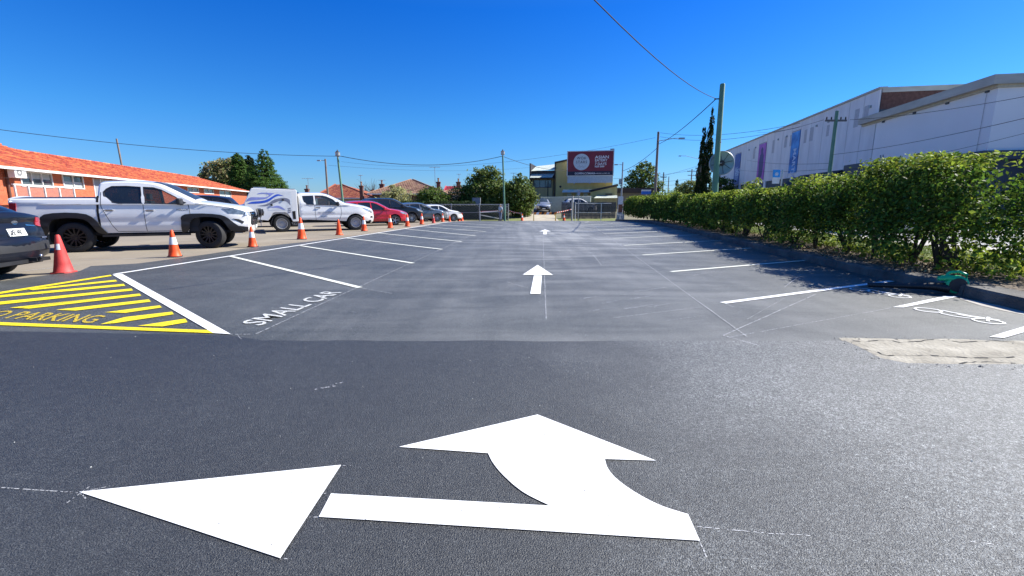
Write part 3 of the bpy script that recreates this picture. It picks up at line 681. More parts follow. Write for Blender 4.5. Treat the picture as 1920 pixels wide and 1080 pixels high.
        b.lathe([(.17, 0), (.185, .012), (.2, 0)], 14, Matrix.Translation((rows[0]+.42, -.36, zf+.4)) @ Matrix.Rotation(R(70), 4, 'Y'))
        b.build('seats', mat('seat_fabric', (.03, .03, .034), .9) if 'seat_m' not in M else M['seat_m'], s.root)

# --- white dual-cab ute with black arches
def axle_pos(pr, pf, wb, f_override=None):
    """midpoint and heading from the two near wheels' contact pixels and depths"""
    (ax, ay, ad), (bx, by, bd) = pr, pf
    A = P(ax, 384, ad); B = P(bx, 384, bd); d = Vector((B.x-A.x, B.y-A.y)); h = math.atan2(d.x, d.y); d.normalize(); mid = Vector(((A.x+B.x)/2, (A.y+B.y)/2)); return mid, h
def place(mid, h, W):  # shift from right-side wheel line to centre line
    return (mid.x+math.sin(h-math.pi/2)*(W/2-.1), mid.y+math.cos(h-math.pi/2)*(W/2-.1))
mid, h = axle_pos((122, 467, 12.2), (397, 462, 13.5), 3.085)
ute = Car('dual_cab_ute', 'white dual cab ute with black wheel arch flares and black wheels', 'ute', 'white', place(mid, h, 1.9), h,
    [(2.36, .42), (2.50, .50), (2.54, .66), (2.56, .86), (2.53, 1.0), (2.42, 1.13), (2.20, 1.20), (1.75, 1.275), (1.36, 1.33), (1.28, 1.345), (1.0, 1.50), (.72, 1.66), (.46, 1.80), (.25, 1.86), (-.1, 1.895), (-.5, 1.89), (-.80, 1.86), (-.90, 1.80), (-.935, 1.62), (-.95, 1.45), (-.99, 1.435), (-1.4, 1.43), (-2.0, 1.425), (-2.66, 1.415), (-2.74, 1.38), (-2.76, 1.1), (-2.77, .78), (-2.76, .60), (-2.70, .52)],
    3.085, .40, W=1.90, sill=.50, belt=1.27, th=.28, tf=(.75, .20), trr=(.3, .03), rr=.055, archr=1.22, ws=(.28, 1.27, 1.36), rw=(-1.0, -.9, 1.42), black_top=(-2.68, -.99, 1.40), tyre_w=.27, rim='black', spokes=12, steer=R(-22), bulge=.10,
    archstyle=sm([(-1.12, -.9), (-1.02, .35), (-.72, .98), (.55, .98), (1.02, .30), (1.14, -.9)], 4),
    windows=[([(-.73, 1.68), (-.80, 1.60), (-.79, 1.50), (-.62, 1.335), (-.5, 1.31), (.02, 1.305), (.0, 1.74), (-.3, 1.755), (-.62, 1.745)], 'glass_dark'), ([(.09, 1.305), (.95, 1.295), (1.04, 1.32), (.80, 1.47), (.48, 1.665), (.30, 1.725), (.08, 1.74)], 'glass_clear')])
u = ute
u.seats([.25, -.55], .75, 1.5)
for cx in u.xa:  # black flares
    a = u.ar; inner = [(cx+p*a, max(.5, .40+q*a)) for p, q in ((-1.12, -.9), (-1.02, .35), (-.72, .98), (.55, .98), (1.02, .30), (1.14, -.9))]
    outer = [(cx+p*a, max(.46, .40+q*a)) for p, q in ((-1.36, -.9), (-1.30, .55), (-1.05, 1.26), (.68, 1.26), (1.32, .42), (1.46, .05), (1.40, -.9))]
    if cx > 0: outer = [(cx+p*a, max(.46, .40+q*a)) for p, q in ((-1.38, -.9), (-1.36, .7), (-1.12, 1.22), (.62, 1.18), (1.28, .70), (1.75, .25), (1.70, -.9))]
    outer = [(a_, max(.46, b_)) for a_, b_ in sm(outer, 4)]; inner = [(a_, max(.5, b_)) for a_, b_ in sm(inner, 4)]
    u.side('wheel_arch_flare', outer+list(reversed(inner)), M['dark_trim'], .045, th=.06)
u.side('lower_bumper_cover', [(2.12, .44), (2.50, .46), (2.52, .60), (2.2, .66)], M['dark_trim'], .02, th=.03)
u.side('headlight', [(1.90, 1.16), (2.05, 1.01), (2.49, .97), (2.46, 1.07), (2.2, 1.155)], M['lampdark'], .006, th=.02)
u.side('fog_lamp_surround', [(2.15, .86), (2.38, .70), (2.44, .76), (2.3, .84)], M['dark_trim'], .008, th=.02)
u.side('tail_lamp', [(-2.755, .93), (-2.66, .93), (-2.60, 1.1), (-2.58, 1.30), (-2.72, 1.31)], M['tail'], .008, th=.02)
u.front('grille', [(-.62, .72), (-.52, .66), (.52, .66), (.62, .72), (.56, 1.06), (-.56, 1.06)], M['dark_trim'], .03, th=.08)
for zz in (.78, .88, .98): u.front('grille_bar', [(-.55, zz), (.55, zz), (.55, zz+.03), (-.55, zz+.03)], M['chrome'], .045, th=.02)
u.front('headlight', [(-.85, .96), (-.6, .93), (-.58, 1.05), (-.8, 1.07)], M['lamp'], .012); u.front('headlight', [(.6, .93), (.85, .96), (.8, 1.07), (.58, 1.05)], M['lamp'], .012)
u.front('number_plate', [(-.19, .55), (.19, .55), (.19, .65), (-.19, .65)], M['plate'], .04, th=.02)
bb = MB()  # spot lamps and bull bar
bb.tube([(2.70, -.55, .68), (2.78, -.5, .95), (2.76, -.45, 1.12), (2.76, .45, 1.12), (2.78, .5, .95), (2.70, .55, .68)], .032, 8); bb.tube([(2.76, -.5, .9), (2.80, 0, .9), (2.76, .5, .9)], .03, 8); bb.build('nudge_bar', M['dark_trim'], u.root, smooth=40)
for y in (-.28, .28): MB().lathe([(0, -.1), (.09, -.08), (.11, .02), (.0, .05)], 16, Matrix.Translation((2.84, y, 1.02)) @ Matrix.Rotation(R(90), 4, 'Y')).build('driving_lamp', M['dark_trim'], u.root, smooth=40)
u.gap([(-.93, 1.5), (-.965, 1.1), (-.96, .52)], .05); u.gap([(-.86, 1.6), (-.88, 1.2), (-.70, .72), (-.60, .54), (.05, .53), (.04, 1.3)]); u.gap([(.05, .53), (1.05, .53), (1.12, .9), (1.09, 1.28)]); u.gap([(1.27, 1.3), (1.8, 1.22), (2.2, 1.16)])
u.mirror(.92, 1.27, M['dark_trim'], 1.15); u.handle(-.72, 1.12, M['chrome']); u.handle(.18, 1.11, M['chrome'])
MB().box((-.95, -.93, .40), (1.05, -.82, .46)).box((-.95, .82, .40), (1.05, .93, .46)).build('side_step', M['dark_trim'], u.root)
for y in (-1, 1): MB().box((-1.5*1.0-.60, min(y*.62, y*.9), .22), (-2.09, max(y*.62, y*.9), .75)).build('mud_flap', mat('mud_flap_grey', (.12, .13, .12), .8) if y < 0 else M['dark_trim'], u.root)
text_mesh('badge', 'HILUX', .075, M['dark_trim'], u.root, frame((.80, -u.w(.9, 1.13)-.006, 1.10), (1, 0, 0), (0, 0, 1), (0, -1, 0)), .001, sx=1.3)
MB().box((-2.6, -.8, .3), (-1.8, .8, .55)).build('rear_bumper', M['under'], u.root)

# --- white extra-cab ute with canopy
mid, h = axle_pos((527, 430, 21.6), (663, 430, 23.2), 3.22)
c2 = Car('canopy_ute', 'white extra cab ute with a white service canopy carrying blue wave graphics', 'ute', 'white', place(mid, h, 1.85), h,
    [(2.36, .36), (2.47, .45), (2.51, .62), (2.50, .78), (2.42, .95), (2.22, 1.06), (1.9, 1.15), (1.5, 1.22), (1.18, 1.27), (1.10, 1.30), (.85, 1.44), (.52, 1.61), (.28, 1.70), (.0, 1.745), (-.45, 1.74), (-.72, 1.72), (-.80, 1.66), (-.83, 1.4), (-.84, .8), (-.83, .55)],
    3.22, .37, W=1.85, sill=.45, belt=1.18, th=.28, tf=(.8, .24), trr=(.1, .01), rr=.06, archr=1.17, ws=(.14, 1.1, 1.3), rw=(-.9, -.76, 1.25), tyre_w=.25, rim='steel', steer=R(-4), bulge=.13, rear_arch=False,
    windows=[([(-.67, 1.60), (-.62, 1.36), (-.52, 1.245), (-.22, 1.225), (-.22, 1.62)], 'glass_dark'), ([(-.13, 1.225), (.84, 1.205), (.92, 1.23), (.60, 1.46), (.36, 1.575), (.2, 1.615), (-.13, 1.625)], 'glass_clear')])
# rear half side of body does not exist behind the cab: chassis, canopy
c2.root['label'] = 'white extra cab ute with a white service canopy carrying blue wave graphics'
def canopy(car, x0, x1):
    hw = .93; prof = [(-3.0, 1.30), (-2.70, 1.90), (-2.66, 1.925), (-.93, 1.88), (-.90, 1.85), (-.92, .46), (-1.16, .46), (-1.22, .62), (-1.36, .84), (-1.44, .88), (-1.86, .88), (-1.94, .84), (-2.08, .60), (-2.14, .52), (-2.75, .60), (-3.0, .72)]
    b = MB(); m4 = frame((0, -hw, 0), (1, 0, 0), (0, 0, 1), (0, 1, 0)); b.prism(prof, 0, 2*hw, m4)
    o = b.build('canopy', car.paint, car.root); md = o.modifiers.new('bev', 'BEVEL'); md.width = .02; md.segments = 2; md.limit_method = 'ANGLE'
    y = -hw-.004
    blue = mat('blue_graphic', (.03, .10, .55), .4); pale = mat('lavender_graphic', (.25, .28, .60), .4); grey = mat('grey_graphic', (.19, .20, .26), .4); shut = mat('canopy_door', (.70, .72, .73), .4)
    def gx(p): return (-3.0+(p[0]-175)*(2.08/1085), 1.915-(p[1]-335)*(1.40/655))
    def gr(name, pts, m, k):
        P_ = [gx(p) for p in pts]; tri = tessellate_polygon([[Vector((a, b_, 0)) for a, b_ in P_]])
        for yy in (y-k*.001, ):
            mesh(name, [Vector((a, yy, b_)) for a, b_ in P_], [tuple(t) for t in tri], m, car.root)
    gr('door_panel', [(640, 400), (1150, 400), (1150, 780), (960, 780), (640, 780)], shut, -1)
    def ribbon(top_, bot_): return sm(top_, 5)+list(reversed(sm(bot_, 5)))
    gr('wave_graphic', ribbon([(215, 600), (260, 540), (330, 513), (470, 512), (600, 510), (665, 492), (680, 462), (600, 440), (450, 447), (540, 418), (800, 425)], [(215, 600), (300, 578), (450, 562), (580, 548), (660, 520), (720, 480), (760, 450), (780, 440), (790, 434), (795, 430), (800, 425)]), pale, 1)
    gr('wave_graphic', ribbon([(230, 640), (330, 602), (520, 585), (640, 555), (740, 500), (860, 445), (990, 482)], [(230, 640), (400, 640), (560, 625), (680, 590), (780, 520), (880, 480), (990, 482)]), blue, 1)
    gr('wave_graphic', ribbon([(430, 684), (560, 665), (660, 630), (780, 560), (920, 525), (1040, 525), (1110, 560)], [(430, 684), (600, 690), (720, 650), (820, 610), (930, 580), (1040, 600), (1115, 680)]), grey, 1)
    gr('wave_graphic', ribbon([(600, 716), (740, 700), (830, 680), (920, 705), (1000, 775)], [(600, 716), (760, 722), (850, 730), (920, 755), (1000, 775)]), pale, 1)
    for k in range(3): gr('wave_graphic', [(1040, 740+k*38), (1110, 722+k*38), (1120, 740+k*38), (1060, 765+k*38)], grey, 1)
    gr('vent', [(1140, 800), (1210, 790), (1210, 965), (1150, 960)], M['under'], 2)
    for px_ in ((720, 665), (965, 562)):
        q = gx(px_); MB().lathe([(0, .03), (.04, .03), (.05, 0)], 12, Matrix.Translation((q[0], y, q[1])) @ Matrix.Rotation(R(90), 4, 'X')).build('lock', M['dark_trim'], car.root)
    MB().box((-2.6, -.5, 1.92), (-2.1, .3, 1.99)).build('roof_vent', M['alloy'], car.root)
    MB().box((-1.75, -.85, 1.90), (-.95, .85, 1.93)).build('roof_rack', M['steelrim'], car.root)
    MB().box((-2.35, -.55, .45), (-.8, .55, .60)).box((-2.45, -.80, .50), (-2.38, .8, .62)).build('chassis', M['under'], car.root)
    MB().box((-2.45, -.9, .28), (-2.42, -.62, .58)).build('mud_flap', M['steelrim'], car.root)
canopy(c2, 0, 0)
c2.root.scale = (1.04,)*3
c2.side('headlight', [(1.92, 1.10), (2.12, .96), (2.42, .80), (2.46, .90), (2.2, 1.04)], M['lamp'], .006, th=.02); c2.side('fog_lamp_surround', [(2.32, .60), (2.48, .56), (2.49, .66), (2.36, .68)], M['dark_trim'], .006, th=.01)
c2.front('grille', [(-.5, .58), (.5, .58), (.6, .80), (-.6, .80)], M['dark_trim'], .01, th=.03)
c2.gap([(-.18, 1.22), (-.18, .9), (-.16, .47)]); c2.gap([(-.16, .47), (.85, .47), (.98, .8), (.96, 1.2)]); c2.mirror(.80, 1.18, M['dark_trim'], 1.15); c2.handle(-.04, 1.09, M['steelrim']); c2.seats([.1], .6, 1.35)
for i, (t_, z_, s_) in enumerate((('NSA ENGINEERING', .84, .085), ('0000 000 000', .66, .055))):
    text_mesh('door_lettering', t_, s_, mat('lettering_grey', (.16, .18, .22), .5) if not i else bpy.data.materials['lettering_grey'], c2.root, frame((-.06+.1*i, -c2.w(.3, z_)-.006, z_), (1, 0, 0), (0, 0, 1), (0, -1, 0)), .0005)
c2.side('door_stripe', [(-.06, .80), (.70, .80), (.70, .785), (-.06, .785)], pale_m := mat('stripe_lavender', (.3, .33, .5), .4), .006, sides=(-1,))
for o in list(c2.root.children):  # the wheel arch of the missing tub
    pass

def hatch(name, label, paint, px, d, h, H=1.48, L=1.0, W=1.78, rim='alloy', r=.32, suv=False, fglass='glass_dark', group=None, spokes=10, anchor='f', z=None, taper=(.7, .24), at=None):
    wb = 2.64*L; k = H/1.48; e = L
    top = [(2.12*e, .22), (2.20*e, .32), (2.21*e, .50), (2.16*e, .66*k), (2.0*e, .78*k), (1.7*e, .89*k), (1.25*e, .98*k), (.98*e, 1.03*k), (.7*e, 1.18*k), (.35*e, 1.36*k), (.1*e, 1.44*k), (-.3*e, 1.48*k), (-.9*e, 1.465*k), (-1.4*e, 1.40*k), (-1.62*e, 1.33*k), (-1.82*e, 1.12*k), (-1.92*e, .98*k), (-1.98*e, .80*k), (-1.99*e, .5*k), (-1.95*e, .34)]
    hx, hy = math.sin(h), math.cos(h); A = P(px, 384, d)
    cx = A.x-hx*wb/2+math.sin(h-math.pi/2)*(W/2-.1); cy = A.y-hy*wb/2+math.cos(h-math.pi/2)*(W/2-.1)
    if at: cx, cy = at
    wn = [([(-1.45*e, 1.24*k), (-1.30*e, 1.02*k), (-.98*e, .985*k), (-.92*e, 1.36*k), (-1.2*e, 1.34*k)], 'glass_dark'), ([(-.84*e, .985*k), (-.12*e, .97*k), (-.14*e, 1.395*k), (-.4*e, 1.40*k), (-.82*e, 1.375*k)], 'glass_dark'),
          ([(-.05*e, .97*k), (.72*e, .96*k), (.80*e, .98*k), (.55*e, 1.14*k), (.25*e, 1.31*k), (.05*e, 1.385*k), (-.06*e, 1.39*k)], fglass)]
    c = Car(name, label, 'car', paint, (cx, cy) if z is None else (cx, cy, z), h, top, wb, r, W=W, sill=.26 if not suv else .33, belt=.95*k, th=.34, tf=taper, rr=.06, windows=wn, ws=(.12*e, .98*e, 1.06*k), rw=(-1.83*e, -1.5*e, 1.1*k), rim=rim, spokes=spokes, group=group, bulge=.16)
    c.side('headlight', [(1.62*e, .86*k), (1.78*e, .74*k), (2.12*e, .64*k), (2.10*e, .72*k), (1.88*e, .82*k)], M['lamp'], .006, th=.02)
    c.side('tail_lamp', [(-1.95*e, .78*k), (-1.7*e, .84*k), (-1.66*e, .98*k), (-1.88*e, .98*k)], M['tail'], .006, th=.02)
    c.front('grille', [(-.45, .36), (.45, .36), (.36, .6*k), (-.36, .6*k)], M['dark_trim'], .01, th=.03); c.front('number_plate', [(-.19, .42), (.19, .42), (.19, .52), (-.19, .52)], M['plate'], .03, th=.015)
    c.front('lower_intake', [(-.7, .24), (.7, .24), (.66, .32), (-.66, .32)], M['dark_trim'], .01)
    c.gap([(-.88*e, .98*k), (-.86*e, .6), (-.78*e, .3), (-.1*e, .28), (-.09*e, .97*k)]); c.gap([(-.1*e, .28), (.78*e, .28), (.84*e, .6), (.78*e, .95*k)])
    if suv:
        for ax in c.xa:
            a = c.ar; c.side('arch_moulding', [(ax+a*1.0*math.cos(t*math.pi/12), .0+r+a*math.sin(t*math.pi/12)) for t in range(0, 13)]+[(ax-a*1.16*math.cos(t*math.pi/12), r+a*1.16*math.sin(t*math.pi/12)) for t in range(0, 13)], M['dark_trim'], .012, th=.02)
    c.front('rear_plate', [(-.2, .62), (.2, .62), (.2, .74), (-.2, .74)], M['plate'], .02, rear=True, th=.01); c.front('tail_lamp', [(.55, .80*k), (.8, .80*k), (.78, .96*k), (.6, .96*k)], M['tail'], .01, rear=True); c.front('tail_lamp', [(-.8, .80*k), (-.55, .80*k), (-.6, .96*k), (-.78, .96*k)], M['tail'], .01, rear=True)
    c.mirror(.66*e, .97*k); c.handle(-.02*e-.1, .86*k); c.handle(-.78*e, .87*k); c.seats([.1, -.75], .5*k, 1.14*k)
    return c
HD = R(62)
hatch('red_hatchback', 'glossy red hatchback nosing out beside the white canopy ute', 'red', 739, 28.6, HD, H=1.46, L=1.0, rim='alloy', spokes=5, r=.325)
hatch('dark_suv', 'dark navy SUV with roof rails parked between the red and the grey hatchback', 'navy', 771, 32.6, HD, H=1.68, L=1.04, W=1.84, r=.355, suv=True)
hatch('grey_hatchback', 'mid grey hatchback with silver wheels beyond the dark SUV', 'grey', 819, 37.0, HD, H=1.47, L=1.0, rim='alloy', fglass='glass_clear')
hatch('white_hatchback', 'white hatchback at the far end of the row, only its nose showing', 'white', 850, 41.2, HD, H=1.44, L=.98)
# --- cars of the back row
hatch('dark_parked_suv', 'black SUV parked behind the bonnet of the dual cab ute, roof showing', 'black', 305, 24.5, R(242), H=1.72, L=1.06, W=1.85, suv=True)
hatch('silver_wagon', 'pale silver wagon with dark windows parked behind the two white utes', 'silver', 447, 27.0, R(242), H=1.80, L=1.08, W=1.85, suv=True)
hatch('maroon_hatchback', 'dark maroon hatchback behind the black car at the left picture edge', 'maroon', 0, 0, R(247), H=1.50, L=1.0, at=(-13.3, 9.3))

# --- near black car, tail towards the lot
hb = R(-103); rc = Vector((-8.62, 7.72)); LNB = 1.98
bc = Car('black_hatchback', 'black car with tow bar at the left edge, its tail and number plate showing', 'car', 'black', (rc.x+math.sin(hb)*2.05, rc.y+math.cos(hb)*2.05), hb,
    [(2.3, .25), (2.36, .5), (2.2, .75), (1.6, .93), (1.1, 1.0), (.5, 1.30), (.1, 1.42), (-.3, 1.46), (-.8, 1.45), (-1.3, 1.36), (-1.62, 1.21), (-1.82, 1.09), (-1.90, 1.075), (-2.03, 1.07), (-2.07, 1.03), (-2.06, .96), (-2.08, .86), (-2.11, .78), (-2.13, .66), (-2.17, .60), (-2.18, .45), (-2.15, .36), (-2.08, .33)],
    2.64, .32, W=1.78, sill=.28, belt=.95, th=.3, trr=(.35, .13), rr=.05, rw=(-1.66, -1.2, 1.18), ws=(.2, 1.1, 1.04), windows=[([(-1.3, 1.18), (-1.1, 1.0), (.6, .98), (.3, 1.22), (.05, 1.35), (-.9, 1.34)], 'glass_dark')], bulge=.12)
bc.front('number_plate', [(-.20, .74), (.17, .74), (.17, .865), (-.20, .865)], M['plate'], .03, rear=True, th=.02)
pl = text_mesh('plate_lettering', 'JEL 93', .125, M['ink'], bc.root, frame((-2.262, .15, .757), (0, -1, 0), (0, 0, 1), (-1, 0, 0)), .001, sx=.72, bold=.002)
bc.front('tail_lamp', [(.60, .90), (.80, .84), (.86, 1.02), (.66, 1.045)], M['tail'], .012, rear=True, th=.02); bc.front('tail_lamp', [(-.90, .84), (-.60, .90), (-.66, 1.045), (-.88, 1.02)], M['tail'], .012, rear=True, th=.03)
bc.side('tail_lamp', [(-2.05, .84), (-1.72, .92), (-1.70, 1.0), (-1.98, 1.04)], M['tail'], .006, th=.02)
bc.front('reversing_lamp', [(-.80, .93), (-.68, .94), (-.70, 1.0), (-.80, 1.0)], M['plate'], .02, rear=True)
bc.front('badge', [(-.06+.07*math.cos(t), .965+.035*math.sin(t)) for t in [k*math.pi/6 for k in range(12)]], M['chrome'], .016, rear=True, th=.01)
bc.front('chrome_strip', [(-.56, .90), (-.30, .925), (-.3, .905), (-.56, .885)], M['chrome'], .016, rear=True)
bc.front('panel_gap', [(-.58, 1.03), (.58, 1.03), (.58, 1.02), (-.58, 1.02)], M['under'], .004, rear=True)
bc.front('plate_recess', [(-.34, .70), (-.40, .90), (.40, .90), (.34, .70)], M['navy_r'] if 'navy_r' in M else CP['black'], .004, rear=True)
bc.front('bumper_insert', [(-.8, .47), (.8, .47), (.8, .62), (-.8, .62)], mat('matt_black_bumper', (.02, .02, .022), .6), .006, rear=True, th=.01)
bc.front('reflector', [(-.84, .66), (-.62, .66), (-.62, .69), (-.84, .69)], M['chrome'], .012, rear=True)
tb = MB().box((-2.30, -.55, .27), (-2.0, .55, .33)).box((-2.42, -.13, .30), (-2.1, -.05, .36)).tube([(-2.25, -.09, .32), (-2.42, -.09, .30), (-2.46, -.09, .36)], .022, 8); tb.build('tow_bar', M['dark_trim'], bc.root)
MB().lathe([(0, .03), (.025, .015), (.025, -.015), (0, -.03)], 10, Matrix.Translation((-2.46, -.09, .39))).build('tow_ball', M['chrome'], bc.root, smooth=True)
MB().lathe([(0, 0), (.03, 0), (.03, .12), (0, .12)], 10, Matrix.Translation((-2.1, .5, .26)) @ Matrix.Rotation(R(-90), 4, 'Y')).build('exhaust', M['alloy'], bc.root)
# --- vehicles in the driveway and behind the fence
dc = hatch('silver_car', 'silver car facing the camera on the concrete driveway of the yellow building', 'silver', 0, 0, R(178), H=1.66, L=1.0, W=1.84, at=(P(1016.5, 384, 59).x, 59.2))
dc.front('upper_grille', [(-.62, .58), (.62, .58), (.56, .80), (-.56, .80)], M['dark_trim'], .02, th=.03); dc.front('bumper_insert', [(-.85, .26), (.85, .26), (.85, .50), (-.85, .50)], M['dark_trim'], .025, th=.03)
dc.front('headlight', [(-.86, .66), (-.60, .64), (-.58, .80), (-.8, .80)], M['lamp'], .02); dc.front('headlight', [(.60, .64), (.86, .66), (.8, .80), (.58, .80)], M['lamp'], .02)
# ---------------------------------------------------------------- traffic cones
M['cone_o'] = mat('orange_cone_plastic', (.80, .07, .012), .5, col2=(.88, .10, .015), scale=8, spec=.4)
M['cone_r'] = mat('faded_red_cone', (.50, .035, .03), .6, col2=(.64, .07, .06), scale=9, bump=.15)
M['band'] = mat('cone_band', (.68, .68, .68), .45, col2=(.80, .80, .79), scale=14)
M['cbase'] = mat('cone_base', (.03, .03, .032), .8)
def cone(px, py, hgt, kind, label, grp, rz=0.0, lean=(0, 0), d=None):
    p = G(px, py); p.z -= .012
    if p.x > -3 or d is None: pass
    t = thing('traffic_cone', label, 'traffic cone', p, rz, grp); t.rotation_euler = (lean[0], lean[1], rz)
    br = hgt*.20; tr = hgt*.045; bt = .03
    m = {'w': 'cone_o', 'p': 'cone_o', 'r': 'cone_r'}[kind]
    q = br*1.3
    b = MB(); b.prism([(q*(1 if i in (0, 1, 6, 7) else -1)*(1 if i % 4 in (0, 3) else .86) if False else q*math.cos(a_), q*math.sin(a_)) for i, a_ in enumerate([R(x) for x in (38, 52, 128, 142, 218, 232, 308, 322)])], 0, bt)
    b.build('base', M['cbase'] if kind == 'w' else M[m], t)
    rr = lambda z: br+(tr-br)*((z-bt)/(hgt-bt))
    prof = [(br*1.08, bt), (br, bt+.02*hgt)]+[(rr(hgt*k), hgt*k) for k in (.25, .5, .75, .97)]+[(tr*.7, hgt), (tr*.55, hgt), (tr*.5, hgt*.9)]
    MB().lathe(prof, 22).build('body', M[m], t, smooth=40)
    if kind == 'w':
        z0, z1 = hgt*.47, hgt*.74; MB().lathe([(rr(z0)+.003, z0), (rr(z1)+.003, z1)], 22).build('reflective_band', M['band'], t, smooth=True)
    if kind == 'r':
        z0 = hgt*.70; v = []
        for i in range(5):
            for j, z in enumerate((z0-.06, z0+.05)):
                a_ = R(-95+i*12); v.append((math.cos(a_)*(rr(z)+.003), math.sin(a_)*(rr(z)+.003), z))
        mesh('reflector_scrap', v, [(2*i, 2*i+2, 2*i+3, 2*i+1) for i in range(4)], M['band'], t)
    return t
cg = 'traffic cones along the left edge line'
for a in [(120, 511, .72, 'r', 'faded all red traffic cone without white band, nearest of the row', R(8)), (328, 481, .66, 'w', 'orange and white traffic cone in front of the dual cab ute doors', R(20)), (474, 462.5, .62, 'w', 'orange and white traffic cone below the bumper of the dual cab ute', 0), (566, 448, .80, 'w', 'tallest orange and white cone, in front of the white canopy', R(30)),
          (636, 440, .66, 'p', 'plain orange cone in front of the door lettering of the canopy ute', 0), (683, 433, .72, 'w', 'orange and white cone beside the front wheel of the canopy ute', R(10)), (732, 427.5, .72, 'w', 'orange and white cone in front of the red hatchback wheel', R(40)), (764, 424.5, .72, 'w', 'orange and white cone at the nose of the red hatchback', 0),
          (791, 420.5, .72, 'w', 'orange and white cone in front of the dark SUV bumper', R(15)), (813, 418, .60, 'r', 'plain reddish cone beside the grey hatchback wheel', 0), (830, 415.7, .66, 'w', 'orange and white cone at the nose of the grey hatchback', 0), (843, 415.2, .52, 'p', 'small plain orange cone in front of the white hatchback', 0),
          (860.5, 414.6, .64, 'w', 'shorter cone of the far pair beyond the white hatchback', 0), (866, 414.2, .80, 'w', 'taller cone of the far pair beyond the white hatchback', 0)]:
    cone(a[0], a[1], a[2], a[3], a[4], cg, a[5])
for px, lb in ((979, 'cone at the left side of the driveway entrance, under the barrier tape'), (1057.5, 'cone at the right side of the driveway entrance beside the dark fence')):
    t = cone(px, 413.6, .74, 'w', 'far '+lb, 'traffic cones at the driveway entrance')

# ---------------------------------------------------------------- foliage
M['bark'] = mat('bark', (.09, .07, .05), .9, col2=(.18, .15, .11), scale=9, bump=.8, bscale=20, streak=(4, 4, .7))
M['twig'] = mat('twig', (.07, .05, .035), .9, var=.3)
M['leaf_hedge'] = leafmat('hedge_leaf', (.052, .098, .013), (.125, .19, .024), .65)
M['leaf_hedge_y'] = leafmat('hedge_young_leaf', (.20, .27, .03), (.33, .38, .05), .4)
M['leaf_dark'] = leafmat('conifer_leaf', (.05, .10, .018), (.10, .18, .03), .5)
M['leaf_dark2'] = leafmat('cypress_leaf', (.022, .042, .014), (.045, .075, .022), .5)
M['leaf_mid'] = leafmat('tree_leaf', (.07, .12, .022), (.15, .20, .035), .5)
M['leaf_olive'] = leafmat('olive_tree_leaf', (.12, .16, .04), (.22, .25, .08), .5)
M['leaf_gum'] = leafmat('dry_gum_leaf', (.17, .15, .07), (.32, .26, .13), .5)
M['leaf_pale'] = leafmat('pale_palm_leaf', (.34, .34, .15), (.52, .50, .24), .4)
M['leaf_bush'] = leafmat('shrub_leaf', (.05, .09, .016), (.10, .16, .025), .5)
def leaf_mesh(name, cen, size, m, parent=None, aspect=1.7, up=.35, seed=1, out=None):
    g = np.random.default_rng(seed); n = len(cen); d = g.normal(size=(n, 3))
    if out is not None: d = d*.75+out*.8
    d[:, 2] += up; d /= np.linalg.norm(d, axis=1)[:, None]
    a = np.cross(d, g.normal(size=(n, 3))); a /= np.linalg.norm(a, axis=1)[:, None]; b = np.cross(d, a)
    s = (size*g.uniform(.6, 1.35, n))[:, None] if np.isscalar(size) else (size*g.uniform(.6, 1.35, n))[:, None]
    fold = d*s*.18
    q = [cen-a*s*aspect*.5, cen-b*s*.5+fold, cen+a*s*aspect*.5, cen+b*s*.5+fold]
    V = np.stack(q, 1).reshape(-1, 3); me = bpy.data.meshes.new(name)
    me.vertices.add(4*n); me.vertices.foreach_set('co', V.ravel().astype(np.float32)); me.loops.add(6*n); me.polygons.add(2*n)
    base = np.arange(n)[:, None]*4; idx = (base+np.array([[0, 1, 2, 0, 2, 3]])).ravel()
    me.loops.foreach_set('vertex_index', idx.astype(np.int32)); me.polygons.foreach_set('loop_start', (np.arange(2*n)*3).astype(np.int32))
    me.materials.append(m); me.update(calc_edges=True); o = bpy.data.objects.new(name, me); C.objects.link(o)
    if parent: o.parent = parent
    return o
def blob_points(blobs, n, seed, clump=.18, shell=.75, nc=None, droop=0):
    """leaf centres in clumps over ellipsoids (cx,cy,cz,rx,ry,rz)"""
    g = np.random.default_rng(seed); w_ = np.array([(b[3]*b[4]+b[3]*b[5]+b[4]*b[5]) for b in blobs]); w_ = w_/w_.sum(); P_ = []; D_ = []
    for b, f in zip(blobs, w_):
        k = max(8, int((nc or 160)*f)); m = max(1, int(n*f/k)); c = g.normal(size=(k, 3)); c /= np.linalg.norm(c, axis=1)[:, None]; rad = shell+(1-shell)*g.random(k)**.5
        rad *= 1+.10*g.normal(size=k)
        cc = c*rad[:, None]; off_ = g.normal(size=(k, m, 3))*clump; off_[..., 2] *= .7
        p = cc[:, None, :]+off_; p = p*np.array(b[3:6])+np.array(b[:3]); P_.append(p.reshape(-1, 3)); D_.append(np.repeat(c, m, 0))
    return np.concatenate(P_), np.concatenate(D_)
def branches(b, base, tips, r, g, mid=.5):
    base = Vector(base)
    for t in tips:
        t = Vector(t); m = base.lerp(t, mid)+Vector(g.normal(size=3)*.06*(t-base).length); b.tube([base, m, t], [r, r*.55, r*.18], 6)
